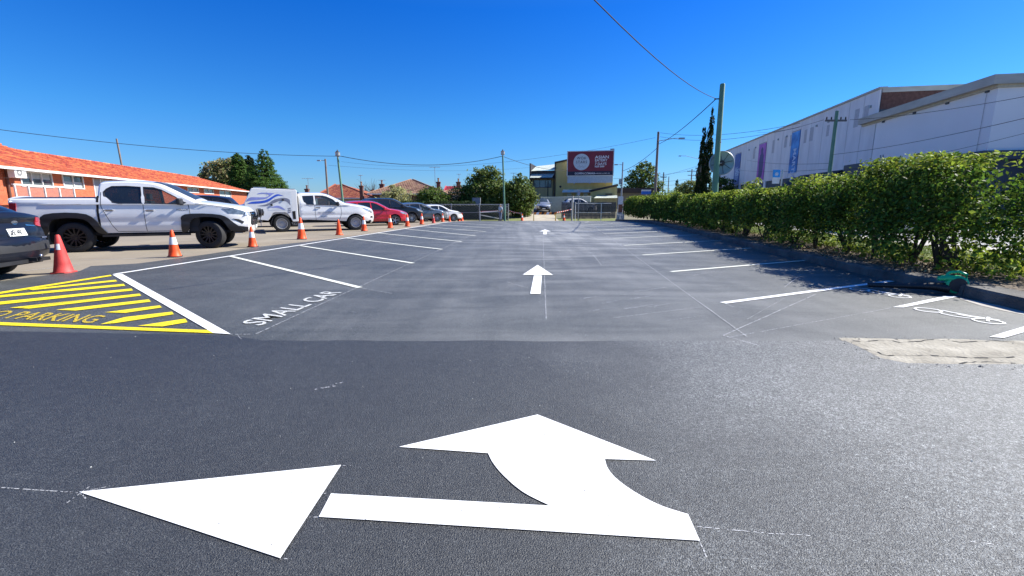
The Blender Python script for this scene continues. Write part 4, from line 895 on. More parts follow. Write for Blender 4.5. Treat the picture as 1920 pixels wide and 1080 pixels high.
def tree(name, label, cat, loc, blobs, n, size, lm, trunk, seed, group=None, aspect=1.7, clump=.16, shell=.7, nc=None, up=.35, lm2=None):
    t = thing(name, label, cat, loc, 0, group); g = np.random.default_rng(seed); p, d = blob_points(blobs, n, seed, clump, shell, nc)
    keep = p[:, 2] > .05; p, d = p[keep], d[keep]
    if lm2:
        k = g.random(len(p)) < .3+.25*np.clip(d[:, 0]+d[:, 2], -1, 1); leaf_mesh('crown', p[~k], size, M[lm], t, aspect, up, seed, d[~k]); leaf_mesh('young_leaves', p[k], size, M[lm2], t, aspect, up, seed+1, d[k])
    else: leaf_mesh('crown', p, size, M[lm], t, aspect, up, seed, d)
    b = MB(); r, h = trunk; b.tube([(0, 0, -.05), (.03, 0, h*.5), (0, .02, h)], [r*1.25, r, r*.75], 10)
    tips = [(bl[0]+g.normal()*.3*bl[3], bl[1]+g.normal()*.3*bl[4], bl[2]+g.uniform(-.3, .5)*bl[5]) for bl in blobs for _ in range(3)]
    branches(b, (0, 0, h*.92), tips, r*.6, g); b.build('trunk', M['bark'], t, smooth=50)
    return t
# hedge: a row of shrubs
HP = [(7.8, 7.15), (7.95, 8), (8.15, 10), (8.4, 12.5), (8.95, 16), (9.55, 19.5), (10.3, 26), (10.85, 32), (11.15, 37.5), (11.3, 42.5)]
hn = ['shrub of the hedge at its near end above the green leaf blower', 'second hedge shrub from the near end, dense and dark', 'third hedge shrub from the near end with bare stems under it', 'fourth hedge shrub from the near end, see-through at its foot',
      'fifth hedge shrub from the near end with bare lower stems', 'hedge shrub left of the tall green post', 'hedge shrub at the foot of the cypress', 'hedge shrub just beyond the cypress', 'rounded dark shrub at the far end of the hedge']
HP = [(p[0]-(.42 if p[1] < 24 else .2), p[1]) for p in HP]
def hedge_seg(i, a, b):
    a, b = Vector((*a, .17)), Vector((*b, .17)); L_ = (b-a).length; d = (b-a)/L_; n = Vector((d.y, -d.x, 0)); mid = (a+b)/2; dist = mid.length
    near = dist < 14; size = .040 if dist < 9 else .046 if near else .062 if dist < 24 else .09
    t = thing('hedge_shrub', hn[i], 'hedge', (*a.xy, a.z), 0, 'shrubs of the clipped hedge'); g = np.random.default_rng(50+i)
    dens = 9500 if dist < 9 else 7600 if near else 3800 if dist < 24 else 1900; H = (1.70, 1.78, 1.62, 1.42, 1.46, 1.44, 1.52, 1.56, 1.64)[i]
    hw = .72 if i else .76
    N_ = int(dens*L_); k = int(120*L_ if near else 80*L_)
    # clump centres: top and both faces of the clipped box plus some inside
    u = g.uniform(-.1 if i else -.25, L_+.1, k); face = g.random(k); s = np.where(face < .36, -1, np.where(face < .62, 1, 0)).astype(float)
    y = np.where(s == 0, g.uniform(-1, 1, k)*hw*.95, s*hw*(1+.10*g.normal(size=k))); z = np.where((s == 0), np.where(g.random(k) < .5, H*(1+.035*g.normal(size=k)), g.uniform(.35, 1, k)*H), H*(.12+.88*g.random(k)**.8))
    if i == 0:
        e_ = g.random(k) < .34; u = np.where(e_, -.15+g.normal(size=k)*.13, u); y = np.where(e_, g.uniform(-1, 1, k)*hw, y); z = np.where(e_, H*(.06+.94*g.random(k)), z)
    lump = np.clip(np.sin(np.pi*np.clip((u+.15)/(L_+.3), .02, .98)), 0, 1)**.45; z = z*(1+.05*np.sin(u*2.1+i)+.04*np.sin(u*5.3+2*i))*(.76+.24*lump); y = y*(.62+.42*lump+.06*np.sin(u*4.1+i))*(.86+.2*np.sin(z*2.2+.3)); low = (z < .55)&(g.random(k) < (.72 if i in (2, 3, 4) else .35 if i == 1 else .05)); ok = ~low
    u, y, z, s = u[ok], y[ok], z[ok], s[ok]; m = max(1, N_//len(u)); o_ = g.normal(size=(len(u), m, 3))*np.array([.15, .12, .10])
    base = np.stack([u, y, z], 1)[:, None, :]+o_; base = base.reshape(-1, 3); base[:, 2] = np.clip(base[:, 2], .05, H*1.10)
    oo = np.repeat(np.stack([np.zeros_like(s), s*.8, np.where(z > H*.9, 1., .15)], 1), m, 0)
    M3 = np.array([[d.x, d.y, 0], [n.x, n.y, 0], [0, 0, 1]]); p = base@M3; od = oo@M3; g2 = g.random(len(p))
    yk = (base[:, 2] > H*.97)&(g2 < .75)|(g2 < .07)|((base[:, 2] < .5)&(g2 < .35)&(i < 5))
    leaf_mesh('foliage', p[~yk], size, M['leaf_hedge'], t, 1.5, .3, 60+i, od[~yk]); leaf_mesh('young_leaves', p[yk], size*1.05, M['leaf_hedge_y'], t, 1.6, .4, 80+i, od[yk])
    # shoots standing above the clipped top
    sh = []
    for _ in range(int(L_*(7 if near else 4))):
        x0, y0 = g.uniform(0, L_), g.uniform(-.5, .5)*hw; hh = g.uniform(.05, .22); sh += [(x0+g.normal()*.03, y0+g.normal()*.03, H+hh*q) for q in np.linspace(0, 1, 6)]
    sh = np.array(sh)@M3; leaf_mesh('shoots', sh, size*1.1, M['leaf_hedge_y'], t, 1.8, .4, 99+i)['kind'] = 'stuff'
    b = MB(); ns = max(2, int(L_/.85))
    for q in range(ns):
        x0 = (q+.5)*L_/ns+g.normal()*.1; bs = d*x0+n*g.normal()*.08
        for _ in range(4 if near else 3):
            tip = bs+d*g.uniform(-.7, .7)+n*g.uniform(-.5, .5)+Vector((0, 0, g.uniform(1.0, 1.6))); md = bs.lerp(tip, .45)+Vector(g.normal(size=3)*.08); r = g.uniform(.018, .035)
            b.tube([bs-Vector((0, 0, .05)), md, tip], [r*1.3, r*.8, r*.25], 6)
            for _ in range(3 if near else 1):
                f = g.uniform(.3, .8); s0 = bs.lerp(tip, f); b.tube([s0, s0+Vector(g.normal(size=3)*.22)+Vector((0, 0, .15))], [r*.4, r*.1], 4)
    b.build('stems', M['twig'], t, smooth=50)
for i, (a, b) in enumerate(zip(HP, HP[1:])): hedge_seg(i, a, b)
# yellow-green rounded shrub rising over the far part of the hedge
q = P(1262, 384, 27); tree('golden_shrub', 'rounded shrub with yellow tips rising over the far part of the hedge', 'shrub', (11.1, 33.5, .15), [(0, 0, 1.45, 1.0, 1.6, .65), (.3, -1.6, 1.25, .8, 1.2, .6)], 2600, .085, 'leaf_hedge', (.07, .8), 31, lm2='leaf_hedge_y')
q = P(1405, 384, 17.2); tree('sapling', 'bright green self sown sapling sticking out of the hedge top', 'shrub', (q.x, q.y, .15), [(0, 0, 1.80, .28, .25, .18), (.25, 0, 1.95, .12, .1, .12)], 200, .07, 'leaf_hedge_y', (.02, 1.7), 33)
# low growth at the foot of the hedge: litter and small suckers
pts = []
for _ in range(5200):
    k = rnd.random()*(len(HP)-4.01); i = int(k); f = k-i; x = HP[i][0]*(1-f)+HP[i+1][0]*f+rnd.gauss(0, .42); y = HP[i][1]*(1-f)+HP[i+1][1]*f; pts.append((x, y, .175+abs(rnd.gauss(0, .02))))
o = leaf_mesh('leaf_litter', np.array(pts), .03, mat('dry_leaf', (.16, .10, .05), .8, col2=(.32, .24, .12), rand=.4), None, 1.6, 1.5, 5); o['kind'] = 'stuff'
pts = []
for c_ in [(7.4, 7.2), (7.5, 6.4), (7.6, 9.1), (7.9, 10.2), (8.6, 8.3), (8.3, 12), (8.4, 5.6), (8.0, 13.5)]:
    for _ in range(170): pts.append((c_[0]+rnd.gauss(0, .22), c_[1]+rnd.gauss(0, .28), .18+abs(rnd.gauss(0, .16))))
o = leaf_mesh('weeds', np.array(pts), .05, M['leaf_hedge_y'], None, 2.2, .3, 6); o['kind'] = 'stuff'
g = np.random.default_rng(4); N_ = 26000; yy = 2.6+g.random(N_)**1.6*24
kx = np.interp(yy, [k[1] for k in KERB], [k[0] for k in KERB]); gp = np.stack([kx+g.uniform(1.5, 4.2, N_), yy, np.full(N_, .185)], 1)
bl = leaf_mesh('grass', gp, .022, leafmat('grass_blade', (.10, .15, .03), (.22, .25, .07), .5), None, 3.2, .0, 8); bl['kind'] = 'stuff'

# trees
def at3(px, d, dz=0): p = P(px, 384, d); return (p.x, p.y, zt(p.y)+dz)
def cypress(label, px, d, h, r, seed, lean=0):
    bl = []; n = 7
    for i in range(n):
        f = (i+.5)/n; rr = r*(1-.75*f**1.8)*(1 if i else .8); bl.append((lean*f, 0, h*f, rr, rr, h/n*.85))
    tree('cypress_tree', label, 'tree', at3(px, d), bl, 9000, .07, 'leaf_dark2', (.12, h*.4), seed, 'pair of slender cypresses', clump=.12, shell=.8, up=.8, nc=420)
cypress('taller right one of the two slender dark cypresses beside the green post', 1319, 28, 6.45, .31, 41, .15)
cypress('shorter left one of the two slender dark cypresses beside the green post', 1308, 28, 5.5, .29, 42, .08)
def conifer(label, px, d, h, r, seed, lm, top=.12):
    bl = []; n = 8
    for i in range(n):
        f = (i+.4)/n; rr = r*(1-(1-top)*f**1.5); bl.append((rnd.uniform(-.1, .1)*r, 0, h*f, rr, rr, h/n*.95))
    tree('conifer_tree', label, 'tree', at3(px, d), bl, 42000, .13, lm, (.3, h*.4), seed, 'dark conifers behind the brick building', clump=.085, shell=.88, nc=2600, up=.5)
conifer('broad bright green conifer, rightmost of the group behind the brick building', 500, 78, 9.2, 3.9, 43, 'leaf_dark', .10)
conifer('columnar dark conifer, leftmost of the group behind the brick building', 455, 80, 8.7, 2.0, 44, 'leaf_dark', .35)
conifer('narrow dark conifer between the columnar and the broad one', 474, 82, 8.6, 1.8, 45, 'leaf_dark2', .3)
tree('gum_tree', 'brownish round gum tree left of the dark conifers', 'tree', at3(427, 86), [(0, 0, 6.2, 3.2, 3, 2.3), (-2.0, 0, 5.6, 2.2, 2.2, 1.8), (1.6, 0, 7.2, 2.2, 2.2, 1.8), (.4, 0, 4.4, 3, 3, 2)], 5200, .30, 'leaf_gum', (.3, 4), 46, nc=260, lm2='leaf_olive')
tree('broadleaf_tree', 'large dense green tree behind the chain link fence left of the slim lamp post', 'tree', at3(912, 55, 0), [(0, 0, 3.1, 2.3, 2, 1.9), (-1.2, 0, 2.3, 1.7, 1.6, 1.5), (1.3, 0, 2.6, 1.6, 1.6, 1.6), (.6, 0, 4.4, 1.3, 1.2, 1.1), (-.7, 0, 4.5, .9, .9, .9), (0, 0, 1.2, 2.4, 2, 1.2)], 11000, .17, 'leaf_mid', (.16, 2), 47, 'green trees by the fence', nc=420, lm2='leaf_olive')
tree('broadleaf_tree', 'pointed green tree overhanging the driveway right of the slim lamp post', 'tree', at3(971, 53, 0), [(0, 0, 2.4, 1.6, 1.5, 1.8), (.4, 0, 3.7, .9, .9, 1.0), (-.9, 0, 2.6, 1.1, 1.1, 1.3), (.9, 0, 2.0, 1.2, 1.1, 1.2), (.2, 0, .8, 1.3, 1.2, .9)], 9000, .15, 'leaf_mid', (.14, 1.8), 48, 'green trees by the fence', nc=380, lm2='leaf_olive')
tree('round_shrub', 'rounded dark green shrub behind the fence above the grey hatchback', 'shrub', at3(812, 53), [(0, 0, 1.9, 1.75, 1.5, 1.3), (.6, 0, 1.1, 1.5, 1.4, 1.0), (-.7, 0, 2.2, .9, .9, .8)], 5200, .13, 'leaf_bush', (.1, 1.0), 49, nc=240, lm2='leaf_mid')
tree('round_shrub', 'dull dark shrub between the rounded shrub and the large green tree', 'shrub', at3(862, 56), [(0, 0, 1.8, 1.6, 1.4, 1.4), (.5, 0, 1.2, 1.5, 1.4, 1.0)], 3800, .12, 'leaf_dark2', (.1, 1.0), 50, nc=200)
tree('pale_palm', 'pale yellowish spiky tree in front of the tiled roof', 'tree', at3(746, 52), [(0, 0, 2.3, 1.5, 1.3, 1.0), (-.6, 0, 2.9, .7, .7, .7), (.6, 0, 1.5, 1.2, 1.2, .9)], 2600, .11, 'leaf_pale', (.11, 1.6), 51, aspect=4.5, nc=120, up=.2)
tree('gum_tree', 'grey green gum tree behind the far street poles', 'tree', at3(1201, 88), [(0, 0, 6.0, 2.6, 2.2, 2.2), (-1.8, 0, 4.2, 1.8, 1.8, 1.8), (1.7, 0, 4.4, 2.1, 2, 2), (.3, 0, 7.6, 1.3, 1.2, 1.1), (0, 0, 3, 3, 2.4, 1.6)], 5200, .24, 'leaf_mid', (.3, 3.6), 52, nc=230, shell=.6, lm2='leaf_olive')
tree('street_tree', 'small bright green street tree beyond the hedge near the cypress', 'tree', at3(1290, 95), [(0, 0, 4.0, 2.2, 2, 1.5), (1.4, 0, 3.0, 1.7, 1.6, 1.3), (-1.4, 0, 3, 1.5, 1.5, 1.3)], 2600, .24, 'leaf_olive', (.2, 3), 53, nc=120)
tree('street_tree', 'dark tree seen low behind the round traffic mirror', 'tree', at3(1352, 75), [(0, 0, 3.4, 1.5, 1.5, 1.6), (.8, 0, 2.4, 1.3, 1.3, 1.3)], 2200, .22, 'leaf_bush', (.2, 2), 54, nc=120)
tree('pine_tree', 'tiny dark conical pine far down the street between the poles', 'tree', at3(1266.5, 150), [(0, 0, 4.5, .7, .7, 1.6), (0, 0, 7.0, .45, .45, 1.6), (0, 0, 2.5, .8, .8, 1.5)], 700, .3, 'leaf_dark2', (.15, 3), 55, nc=70)
for i, (px, d, s_) in enumerate([(700, 74, 1), (684, 78, .9)]):
    tr_o = thing('bare_tree', ['leafless twiggy tree between the two chimneys', 'second leafless twiggy tree behind the roof ridge'][i], 'tree', at3(px, d), 0); b = MB(); gg = np.random.default_rng(61+i)
    b.tube([(0, 0, 0), (0, 0, 2.4*s_)], [.09, .06], 6)
    for _ in range(40):
        s0 = Vector((0, 0, gg.uniform(1.6, 2.6)*s_)); e = s0+Vector((gg.normal()*1.0, gg.normal()*.6, gg.uniform(.8, 2.4)))*s_; b.tube([s0, s0.lerp(e, .5)+Vector(gg.normal(size=3)*.12), e], [.03, .02, .008], 4)
    b.build('trunk', M['twig'], tr_o)
# ---------------------------------------------------------------- buildings
def plane_solver(o, az):
    """px,py -> (s along wall, z) on the vertical plane through o with direction az"""
    dx, dy = math.sin(az), math.cos(az)
    def f(px, py):
        r = ray(px, py); det = r.x*(-dy)-r.y*(-dx)
        # t*r = o + s*d
        t = (o[0]*(-dy)-o[1]*(-dx))/det; s = ((t*r.x-o[0])*dx+(t*r.y-o[1])*dy)
        return s, CH+t*r.z
    return f
M['brick'] = mat('orange_brick', (.30, .070, .028), .85, col2=(.42, .11, .045), scale=3, bump=.3, bscale=30, detail=8)
t_ = M['brick'].node_tree; bt = t_.nodes.new('ShaderNodeTexBrick'); bt.inputs['Scale'].default_value = 4.2; bt.inputs['Mortar Size'].default_value = .012; bt.inputs['Brick Width'].default_value = 1.0; bt.inputs['Row Height'].default_value = .34
bt.inputs['Mortar'].default_value = (.30, .18, .13, 1); bt.inputs['Color1'].default_value = (.40, .085, .032, 1); bt.inputs['Color2'].default_value = (.50, .125, .05, 1)
tcb = t_.nodes.new('ShaderNodeTexCoord'); mpb = t_.nodes.new('ShaderNodeMapping'); mpb.inputs['Rotation'].default_value = (R(90), 0, 0); t_.links.new(tcb.outputs['Object'], mpb.inputs[0]); t_.links.new(mpb.outputs[0], bt.inputs[0]); t_.links.new(bt.outputs[0], t_.nodes['Principled BSDF'].inputs['Base Color'])
M['tile_orange'] = mat('terracotta_tile', (.32, .058, .026), .85, col2=(.50, .125, .055), scale=1.3, rand=.32, streak=(1, 1, 1))
M['tile_red'] = mat('old_red_tile', (.30, .075, .045), .85, col2=(.46, .15, .085), scale=1.2, rand=.25)
M['tile_tan'] = mat('weathered_tan_tile', (.27, .14, .09), .9, col2=(.42, .25, .17), scale=1.0, rand=.2)
M['trim_w'] = mat('white_trim', (.68, .68, .66), .55); M['cream'] = mat('cream_render', (.50, .44, .34), .85, detail=8)
M['wglass'] = mat('window_glass', (.05, .065, .075), .05, col2=(.10, .12, .13), scale=.8, spec=.9); M['blind'] = mat('white_blind', (.40, .43, .42), .7)
M['curtain'] = mat('curtain', (.30, .32, .33), .8, streak=(12, 1, .5), col2=(.42, .43, .43)); M['dkbrick'] = mat('dark_brick', (.10, .045, .035), .9, col2=(.17, .08, .06), scale=5, detail=8)
M['gal'] = mat('galvanised_steel', (.36, .38, .39), .45, metal=.5); M['greenpole'] = mat('green_painted_pole', (.085, .20, .13), .6, col2=(.13, .26, .175), scale=3, bump=.2, bscale=12)
M['timber'] = mat('grey_timber_pole', (.15, .12, .10), .9, col2=(.25, .21, .18), scale=4, streak=(8, 8, .5), bump=.4); M['wire'] = mat('cable', (.02, .02, .022), .9)
def tiles(name, bl, br, tr, tl, m, parent, tw=.32, ch=.33, lift=.035):
    bl, br, tr, tl = map(Vector, (bl, br, tr, tl)); nrm = (br-bl).cross(tl-bl).normalized()
    if nrm.z < 0: nrm = -nrm
    mrow = max(1, round(((tl-bl).length+(tr-br).length)/2/ch)); V = []; Fc = []
    for i in range(mrow):
        a0, a1 = i/mrow, min(1, (i+1.05)/mrow); L0, L1 = bl.lerp(tl, a0), bl.lerp(tl, a1); R0, R1 = br.lerp(tr, a0), br.lerp(tr, a1); wd = (R0-L0).length; nt_ = max(1, round(wd/tw)); so = .5*(i % 2)
        for j in range(nt_):
            u0, u1 = j/nt_, (j+.93)/nt_; l = lift*rnd.uniform(.85, 1.25); n = len(V)
            p0, p1, p2, p3 = L0.lerp(R0, u0), L0.lerp(R0, u1), L1.lerp(R1, u1), L1.lerp(R1, u0); um = (u0+u1)/2
            V += [p0+nrm*l, L0.lerp(R0, um)+nrm*l*1.7, p1+nrm*l, p2+nrm*.004, L1.lerp(R1, um)+nrm*.016, p3+nrm*.004, p0, p1]
            Fc += [(n, n+1, n+4, n+5), (n+1, n+2, n+3, n+4), (n+6, n+7, n+2, n+1, n)]
    o = mesh(name, V, Fc, m, parent); o['kind'] = 'stuff'
    mesh('roof_underlay', [bl-nrm*.01, br-nrm*.01, tr-nrm*.01, tl-nrm*.01], [(0, 1, 2, 3)], M['dkbrick'], parent); return o
def window(parent, x0, x1, z0, z1, y=0, out=-1, cols=2, blind=.0, fw=.07, m=None, depth=.10, fm=None, glass=None):
    """window in a wall lying on local y=const; out=-1: outside is towards -y"""
    fr = MB(); ya, yb = sorted((y+out*.05, y-out*depth))
    fr.box((x0-fw, ya, z0-fw), (x1+fw, yb, z0)).box((x0-fw, ya, z1), (x1+fw, yb, z1+fw)).box((x0-fw, ya, z0), (x0, yb, z1)).box((x1, ya, z0), (x1+fw, yb, z1))
    f = fr.build('window', fm or M['trim_w'], parent); W_ = (x1-x0)/cols
    for i in range(cols):
        if i: MB().box((x0+i*W_-fw*.45, ya+.01, z0), (x0+i*W_+fw*.45, yb-.01, z1)).build('mullion', fm or M['trim_w'], f)
        MB().box((x0+i*W_+.02, y-out*.03, z0), (x0+(i+1)*W_-.02, y-out*.045, z1)).build('pane', glass or M['wglass'], f)
        if blind: MB().box((x0+i*W_+.05, y-out*.02, z0+.03 if blind > 0 else z1-(z1-z0)*.45), (x0+(i+1)*W_-.05, y-out*.028, z0+(z1-z0)*blind if blind > 0 else z1)).build('blind', M['blind'], f)
    return f
# --- long brick block on the left
az = R(-16); A = P(0, 384, 24); A = Vector((A.x, A.y, 0)); sol = plane_solver(A, az)
bk = thing('brick_flats', 'long low orange brick block of flats with bright terracotta tiled roof on the left', 'building', A, math.pi/2-az)
ez = sol(0, 311.7)[1]; s_end = sol(462, 360)[0]; s0 = -9.0; rw_ = 4.6
def wall_with_holes(name, x0, x1, z0, z1, holes, y, m, parent, out=-1, th=.25):
    ho = [[(a, c), (a, d), (b, d), (b, c)] for a, b, c, d in holes]
    loops = [[(x0, z0), (x1, z0), (x1, z1), (x0, z1)]]+ho; fl = [p for l in loops for p in l]; tri = tessellate_polygon([[Vector((p[0], p[1], 0)) for p in l] for l in loops])
    V = [(p[0], y, p[1]) for p in fl]; Fc = [tuple(t) for t in tri]; n = len(V)
    for a, b, c, d in holes:
        k = len(V); V += [(a, y, c), (b, y, c), (b, y, d), (a, y, d), (a, y-out*th, c), (b, y-out*th, c), (b, y-out*th, d), (a, y-out*th, d)]; Fc += [(k, k+1, k+5, k+4), (k+1, k+2, k+6, k+5), (k+2, k+3, k+7, k+6), (k+3, k, k+4, k+7)]
    return mesh(name, V, Fc, m, parent)
def zpx(x, y): return sol(x/7.7125, 280+y/7.7125)
w1 = (zpx(280, 325)[0], zpx(722, 345)[0], zpx(285, 515)[1], zpx(285, 325)[1]); w2 = (zpx(895, 370)[0], zpx(1178, 385)[0], zpx(900, 545)[1], zpx(900, 372)[1])
far = []
for a, b, c, d in ((351, 372, 350.5, 361), (382, 400, 354.5, 363), (411, 433, 358, 370), (300, 318, 343, 356)):
    p = sol(a, c); q = sol(b, d); far.append((p[0], q[0], max(1.2, q[1]), min(p[1], ez-.25)))
holes = [w1, w2]+far
wall_with_holes('wall', s0, s_end, -.2, ez, holes, 0, M['brick'], bk)
MB().box((s0, .05, -.2), (s_end, 2*rw_, ez-.05)).build('inner_wall', M['dkbrick'], bk)
window(bk, *w1, cols=3, blind=-.45); window(bk, *w2, cols=2, blind=.5)
for h_ in far: window(bk, *h_, cols=2, blind=.4)
rz_ = ez+1.62; ov = .55; mid_s = sol(188, 303)[0]
def ridge_pt(s, z): return (s, rw_, z)
tiles('roof_tiles', (s0, -ov, ez-.05), (mid_s, -ov, ez-.05), (mid_s-1.4, rw_, rz_+.22), (s0, rw_, rz_+.22), M['tile_orange'], bk)
tiles('roof_tiles', (mid_s, -ov, ez-.05), (s_end+.6, -ov, ez-.05), (s_end-rw_+.5, rw_, rz_), (mid_s-1.4, rw_, rz_+.0), M['tile_orange'], bk)
tiles('roof_tiles', (s_end+.6, -ov, ez-.05), (s_end+.6, 2*rw_+ov, ez-.05), (s_end-rw_+.5, rw_, rz_), (s_end-rw_+.5, rw_, rz_), M['tile_orange'], bk)
mesh('roof_back', [(s0, 2*rw_+ov, ez-.05), (s_end+.6, 2*rw_+ov, ez-.05), (s_end-rw_+.5, rw_, rz_-.01), (s0, rw_, rz_-.01)], [(0, 1, 2, 3)], M['tile_orange'], bk)
for (a, b, z1_, z2_) in ((s0, mid_s-1.4, rz_+.24, rz_+.24), (mid_s-1.4, s_end-rw_+.5, rz_+.02, rz_+.02)):
    n = int((b-a)/.4)
    rc_ = MB()
    for i in range(n): rc_.tube([(a+(b-a)*i/n, rw_, z1_+.015), (a+(b-a)*(i+.97)/n, rw_, z1_+.03)], [.10, .085], 6)
    rc_.build('ridge_capping', M['tile_orange'], bk)['kind'] = 'stuff'
MB().box((s0, -ov-.10, ez-.16), (s_end+.65, -ov, ez-.03)).build('gutter', M['trim_w'], bk); MB().box((s0, -ov, ez-.10), (s_end+.6, 0, ez-.07)).build('eaves_lining', M['trim_w'], bk)
MB().tube([(zpx(75, 400)[0], -.08, ez-.15), (zpx(85, 500)[0], -.08, 0)], .06, 8).build('downpipe', mat('brown_pipe', (.12, .05, .035), .6), bk)
p = zpx(1330, 410)[0], zpx(1430, 400)[0]; MB().box((p[0], -.04, .6), (p[0]+.09, .05, ez-.2)).box((p[1], -.04, .6), (p[1]+.09, .05, ez-.2)).build('door_frame', M['trim_w'], bk); MB().box((p[0]+.09, -.02, .6), (p[1], .02, ez-.2)).build('door', mat('grey_door', (.25, .27, .3), .6), bk)
p = zpx(1430, 400)[0]; MB().box((p+.1, -.03, ez-.75), (p+4.5, -.008, ez-.2)).build('weatherboard_panel', mat('pale_grey_board', (.42, .42, .42), .7), bk)
ac = thing('air_conditioner', 'white air conditioner outdoor unit hung high on the brick wall at far left', 'air conditioner', (0, 0, 0))
ac.matrix_world = Matrix.Translation(A) @ Matrix.Rotation(math.pi/2-az, 4, 'Z') @ Matrix.Translation((zpx(120, 320)[0]-.1, -.42, zpx(200, 375)[1]-.16))
o = MB().box((-.42, -.16, 0), (.42, .16, .56)).build('casing', M['trim_w'], ac); md = o.modifiers.new('b', 'BEVEL'); md.width = .02; md.segments = 2
MB().lathe([(.20, 0), (.215, .012), (.23, 0)], 20, Matrix.Translation((-.1, -.163, .28)) @ Matrix.Rotation(R(90), 4, 'X')).lathe([(0, .008), (.07, .006)], 14, Matrix.Translation((-.1, -.163, .28)) @ Matrix.Rotation(R(90), 4, 'X')).build('fan_ring', M['trim_w'], ac)
MB().lathe([(0, .002), (.2, .002)], 20, Matrix.Translation((-.1, -.162, .28)) @ Matrix.Rotation(R(90), 4, 'X')).build('fan_opening', mat('fan_grille_grey', (.2, .2, .2), .7), ac)
MB().box((-.3, .16, -.03), (-.26, .42, .0)).box((.26, .16, -.03), (.3, .42, 0)).build('bracket', M['gal'], ac)
# balustrade in front of the wall
bal = thing('glass_balustrade', 'white framed glass balustrade in front of the brick flats, left of the ute cab', 'railing', (0, 0, 0)); sol2 = plane_solver(A+Vector((math.cos(az), -math.sin(az), 0))*1.3, az)
bal.matrix_world = Matrix.Translation(A+Vector((math.cos(az), -math.sin(az), 0))*1.3) @ Matrix.Rotation(math.pi/2-az, 4, 'Z')
px_posts = [27, 52.5, 82.5, 110, 137]; ss = [sol2(x, 350)[0] for x in px_posts]; zt_ = sol2(27, 347)[1]
for s_ in ss: MB().box((s_-.035, -.035, .7), (s_+.035, .035, zt_)).build('post', M['trim_w'], bal)
MB().box((ss[0]-.1, -.045, zt_), (ss[-1]+.06, .045, zt_+.07)).build('top_rail', M['trim_w'], bal)
gl = mat('balustrade_glass', (.28, .26, .27), .06, alpha=.18, spec=.8)
for a, b in zip(ss, ss[1:]): MB().box((a+.05, -.008, .85), (b-.05, .008, zt_-.04)).build('glass_panel', gl, bal)
MB().box((ss[0]-1.5, .1, .5), (ss[-1]+1.5, 1.28, .78)).build('landing', M['concrete'], bal)
# --- houses with hipped roofs
def house(label, px0, px1, pxa, pxb, ye, ya, d, roofm, wallm, wname='house', depth=9.0, win=True, az_=R(90)):
    a, b = P(px0, ye, d), P(px1, ye, d); ta = P(pxa, ya, d+depth/2); tb = P(pxb, ya, d+depth/2); z0 = zt(d); cx = (a.x+b.x)/2
    h = thing(wname, label, 'house', (cx, d, z0)); e = a.z-z0; r_ = ta.z-z0; x0, x1, xa, xb = a.x-cx, b.x-cx, ta.x-cx, tb.x-cx
    MB().box((x0+.5, .5, -.3), (x1-.5, depth-.5, e)).build('wall', wallm, h)
    tiles('roof_tiles', (x0, 0, e), (x1, 0, e), (xb, depth/2, r_), (xa, depth/2, r_), roofm, h)
    tiles('roof_tiles', (x0, depth, e), (x0, 0, e), (xa, depth/2, r_), (xa, depth/2, r_), roofm, h); tiles('roof_tiles', (x1, 0, e), (x1, depth, e), (xb, depth/2, r_), (xb, depth/2, r_), roofm, h)
    mesh('roof_back', [(x1, depth, e), (x0, depth, e), (xa, depth/2, r_), (xb, depth/2, r_)], [(0, 1, 2, 3)], roofm, h)
    MB().tube([(x0, 0, e+.05), (xa, depth/2, r_+.06)], .09, 6).tube([(x1, 0, e+.05), (xb, depth/2, r_+.06)], .09, 6).build('hip_capping', roofm, h)
    MB().box((x0, -.06, e-.12), (x1, .03, e+.02)).build('gutter', M['trim_w'], h)
    if win: window(h, x1-3.2, x1-1.6, e-1.5, e-.45, .5, -1, 2)
    return h
def chimney(px, ytop, ybot, d, wpx, pot=True, label='', host=None):
    t_, b_ = P(px, ytop, d), P(px, ybot, d); w_ = wpx/850*d; x, y = t_.x, d
    if host: x -= host.location.x; y -= host.location.y; z0, z1 = b_.z-host.location.z, t_.z-host.location.z
    o = MB().box((x-w_/2, y-w_/2, z0-.6), (x+w_/2, y+w_/2, z1)).box((x-w_/2-.06, y-w_/2-.06, z1-.18), (x+w_/2+.06, y+w_/2+.06, z1)).build('chimney', M['dkbrick'], host)
    if pot: MB().lathe([(.12, 0), (.10, .35), (.14, .42), (.14, .5), (.08, .5)], 10, Matrix.Translation((x, y, z1))).build('chimney_pot', M['tile_tan'], o)
def antenna(px, ytop, ybot, d, label, wpx=18, az_=0):
    a, b = P(px, ytop, d), P(px, ybot, d); t = thing('tv_antenna', label, 'antenna', (a.x, d, b.z), 0, 'television antennas on the roofs'); h = a.z-b.z
    MB().tube([(0, 0, -.3), (0, 0, h)], .03, 6).build('mast', M['gal'], t); w_ = wpx/850*d/2; b_ = MB().tube([(-w_, 0, h-.05), (w_, 0, h-.05)], .025, 5)
    for k in range(7): b_.tube([(-w_+k*w_/3, -.35, h-.05), (-w_+k*w_/3, .35, h-.05)], .014, 4)
    b_.build('boom', M['gal'], t)
h1 = house('house with faded red tiled hip roof behind the canopy ute cab', 585, 704, 629, 640, 371, 346, 62, M['tile_red'], M['cream'])
h2 = house('house with broad tan tiled pyramid roof behind the pale palm', 688, 838, 771, 774, 363, 337, 60, M['tile_tan'], M['dkbrick'])
h3 = house('small house with brownish hip roof left of the large green tree', 832, 905, 864, 874, 360, 350, 70, M['tile_tan'], M['cream'], depth=7)
h4 = house('house whose pinkish red metal roof shows between two chimneys', 832, 862, 836, 858, 357, 349, 92, mat('red_metal_roof', (.50, .06, .07), .5), M['trim_w'], depth=6, win=False)
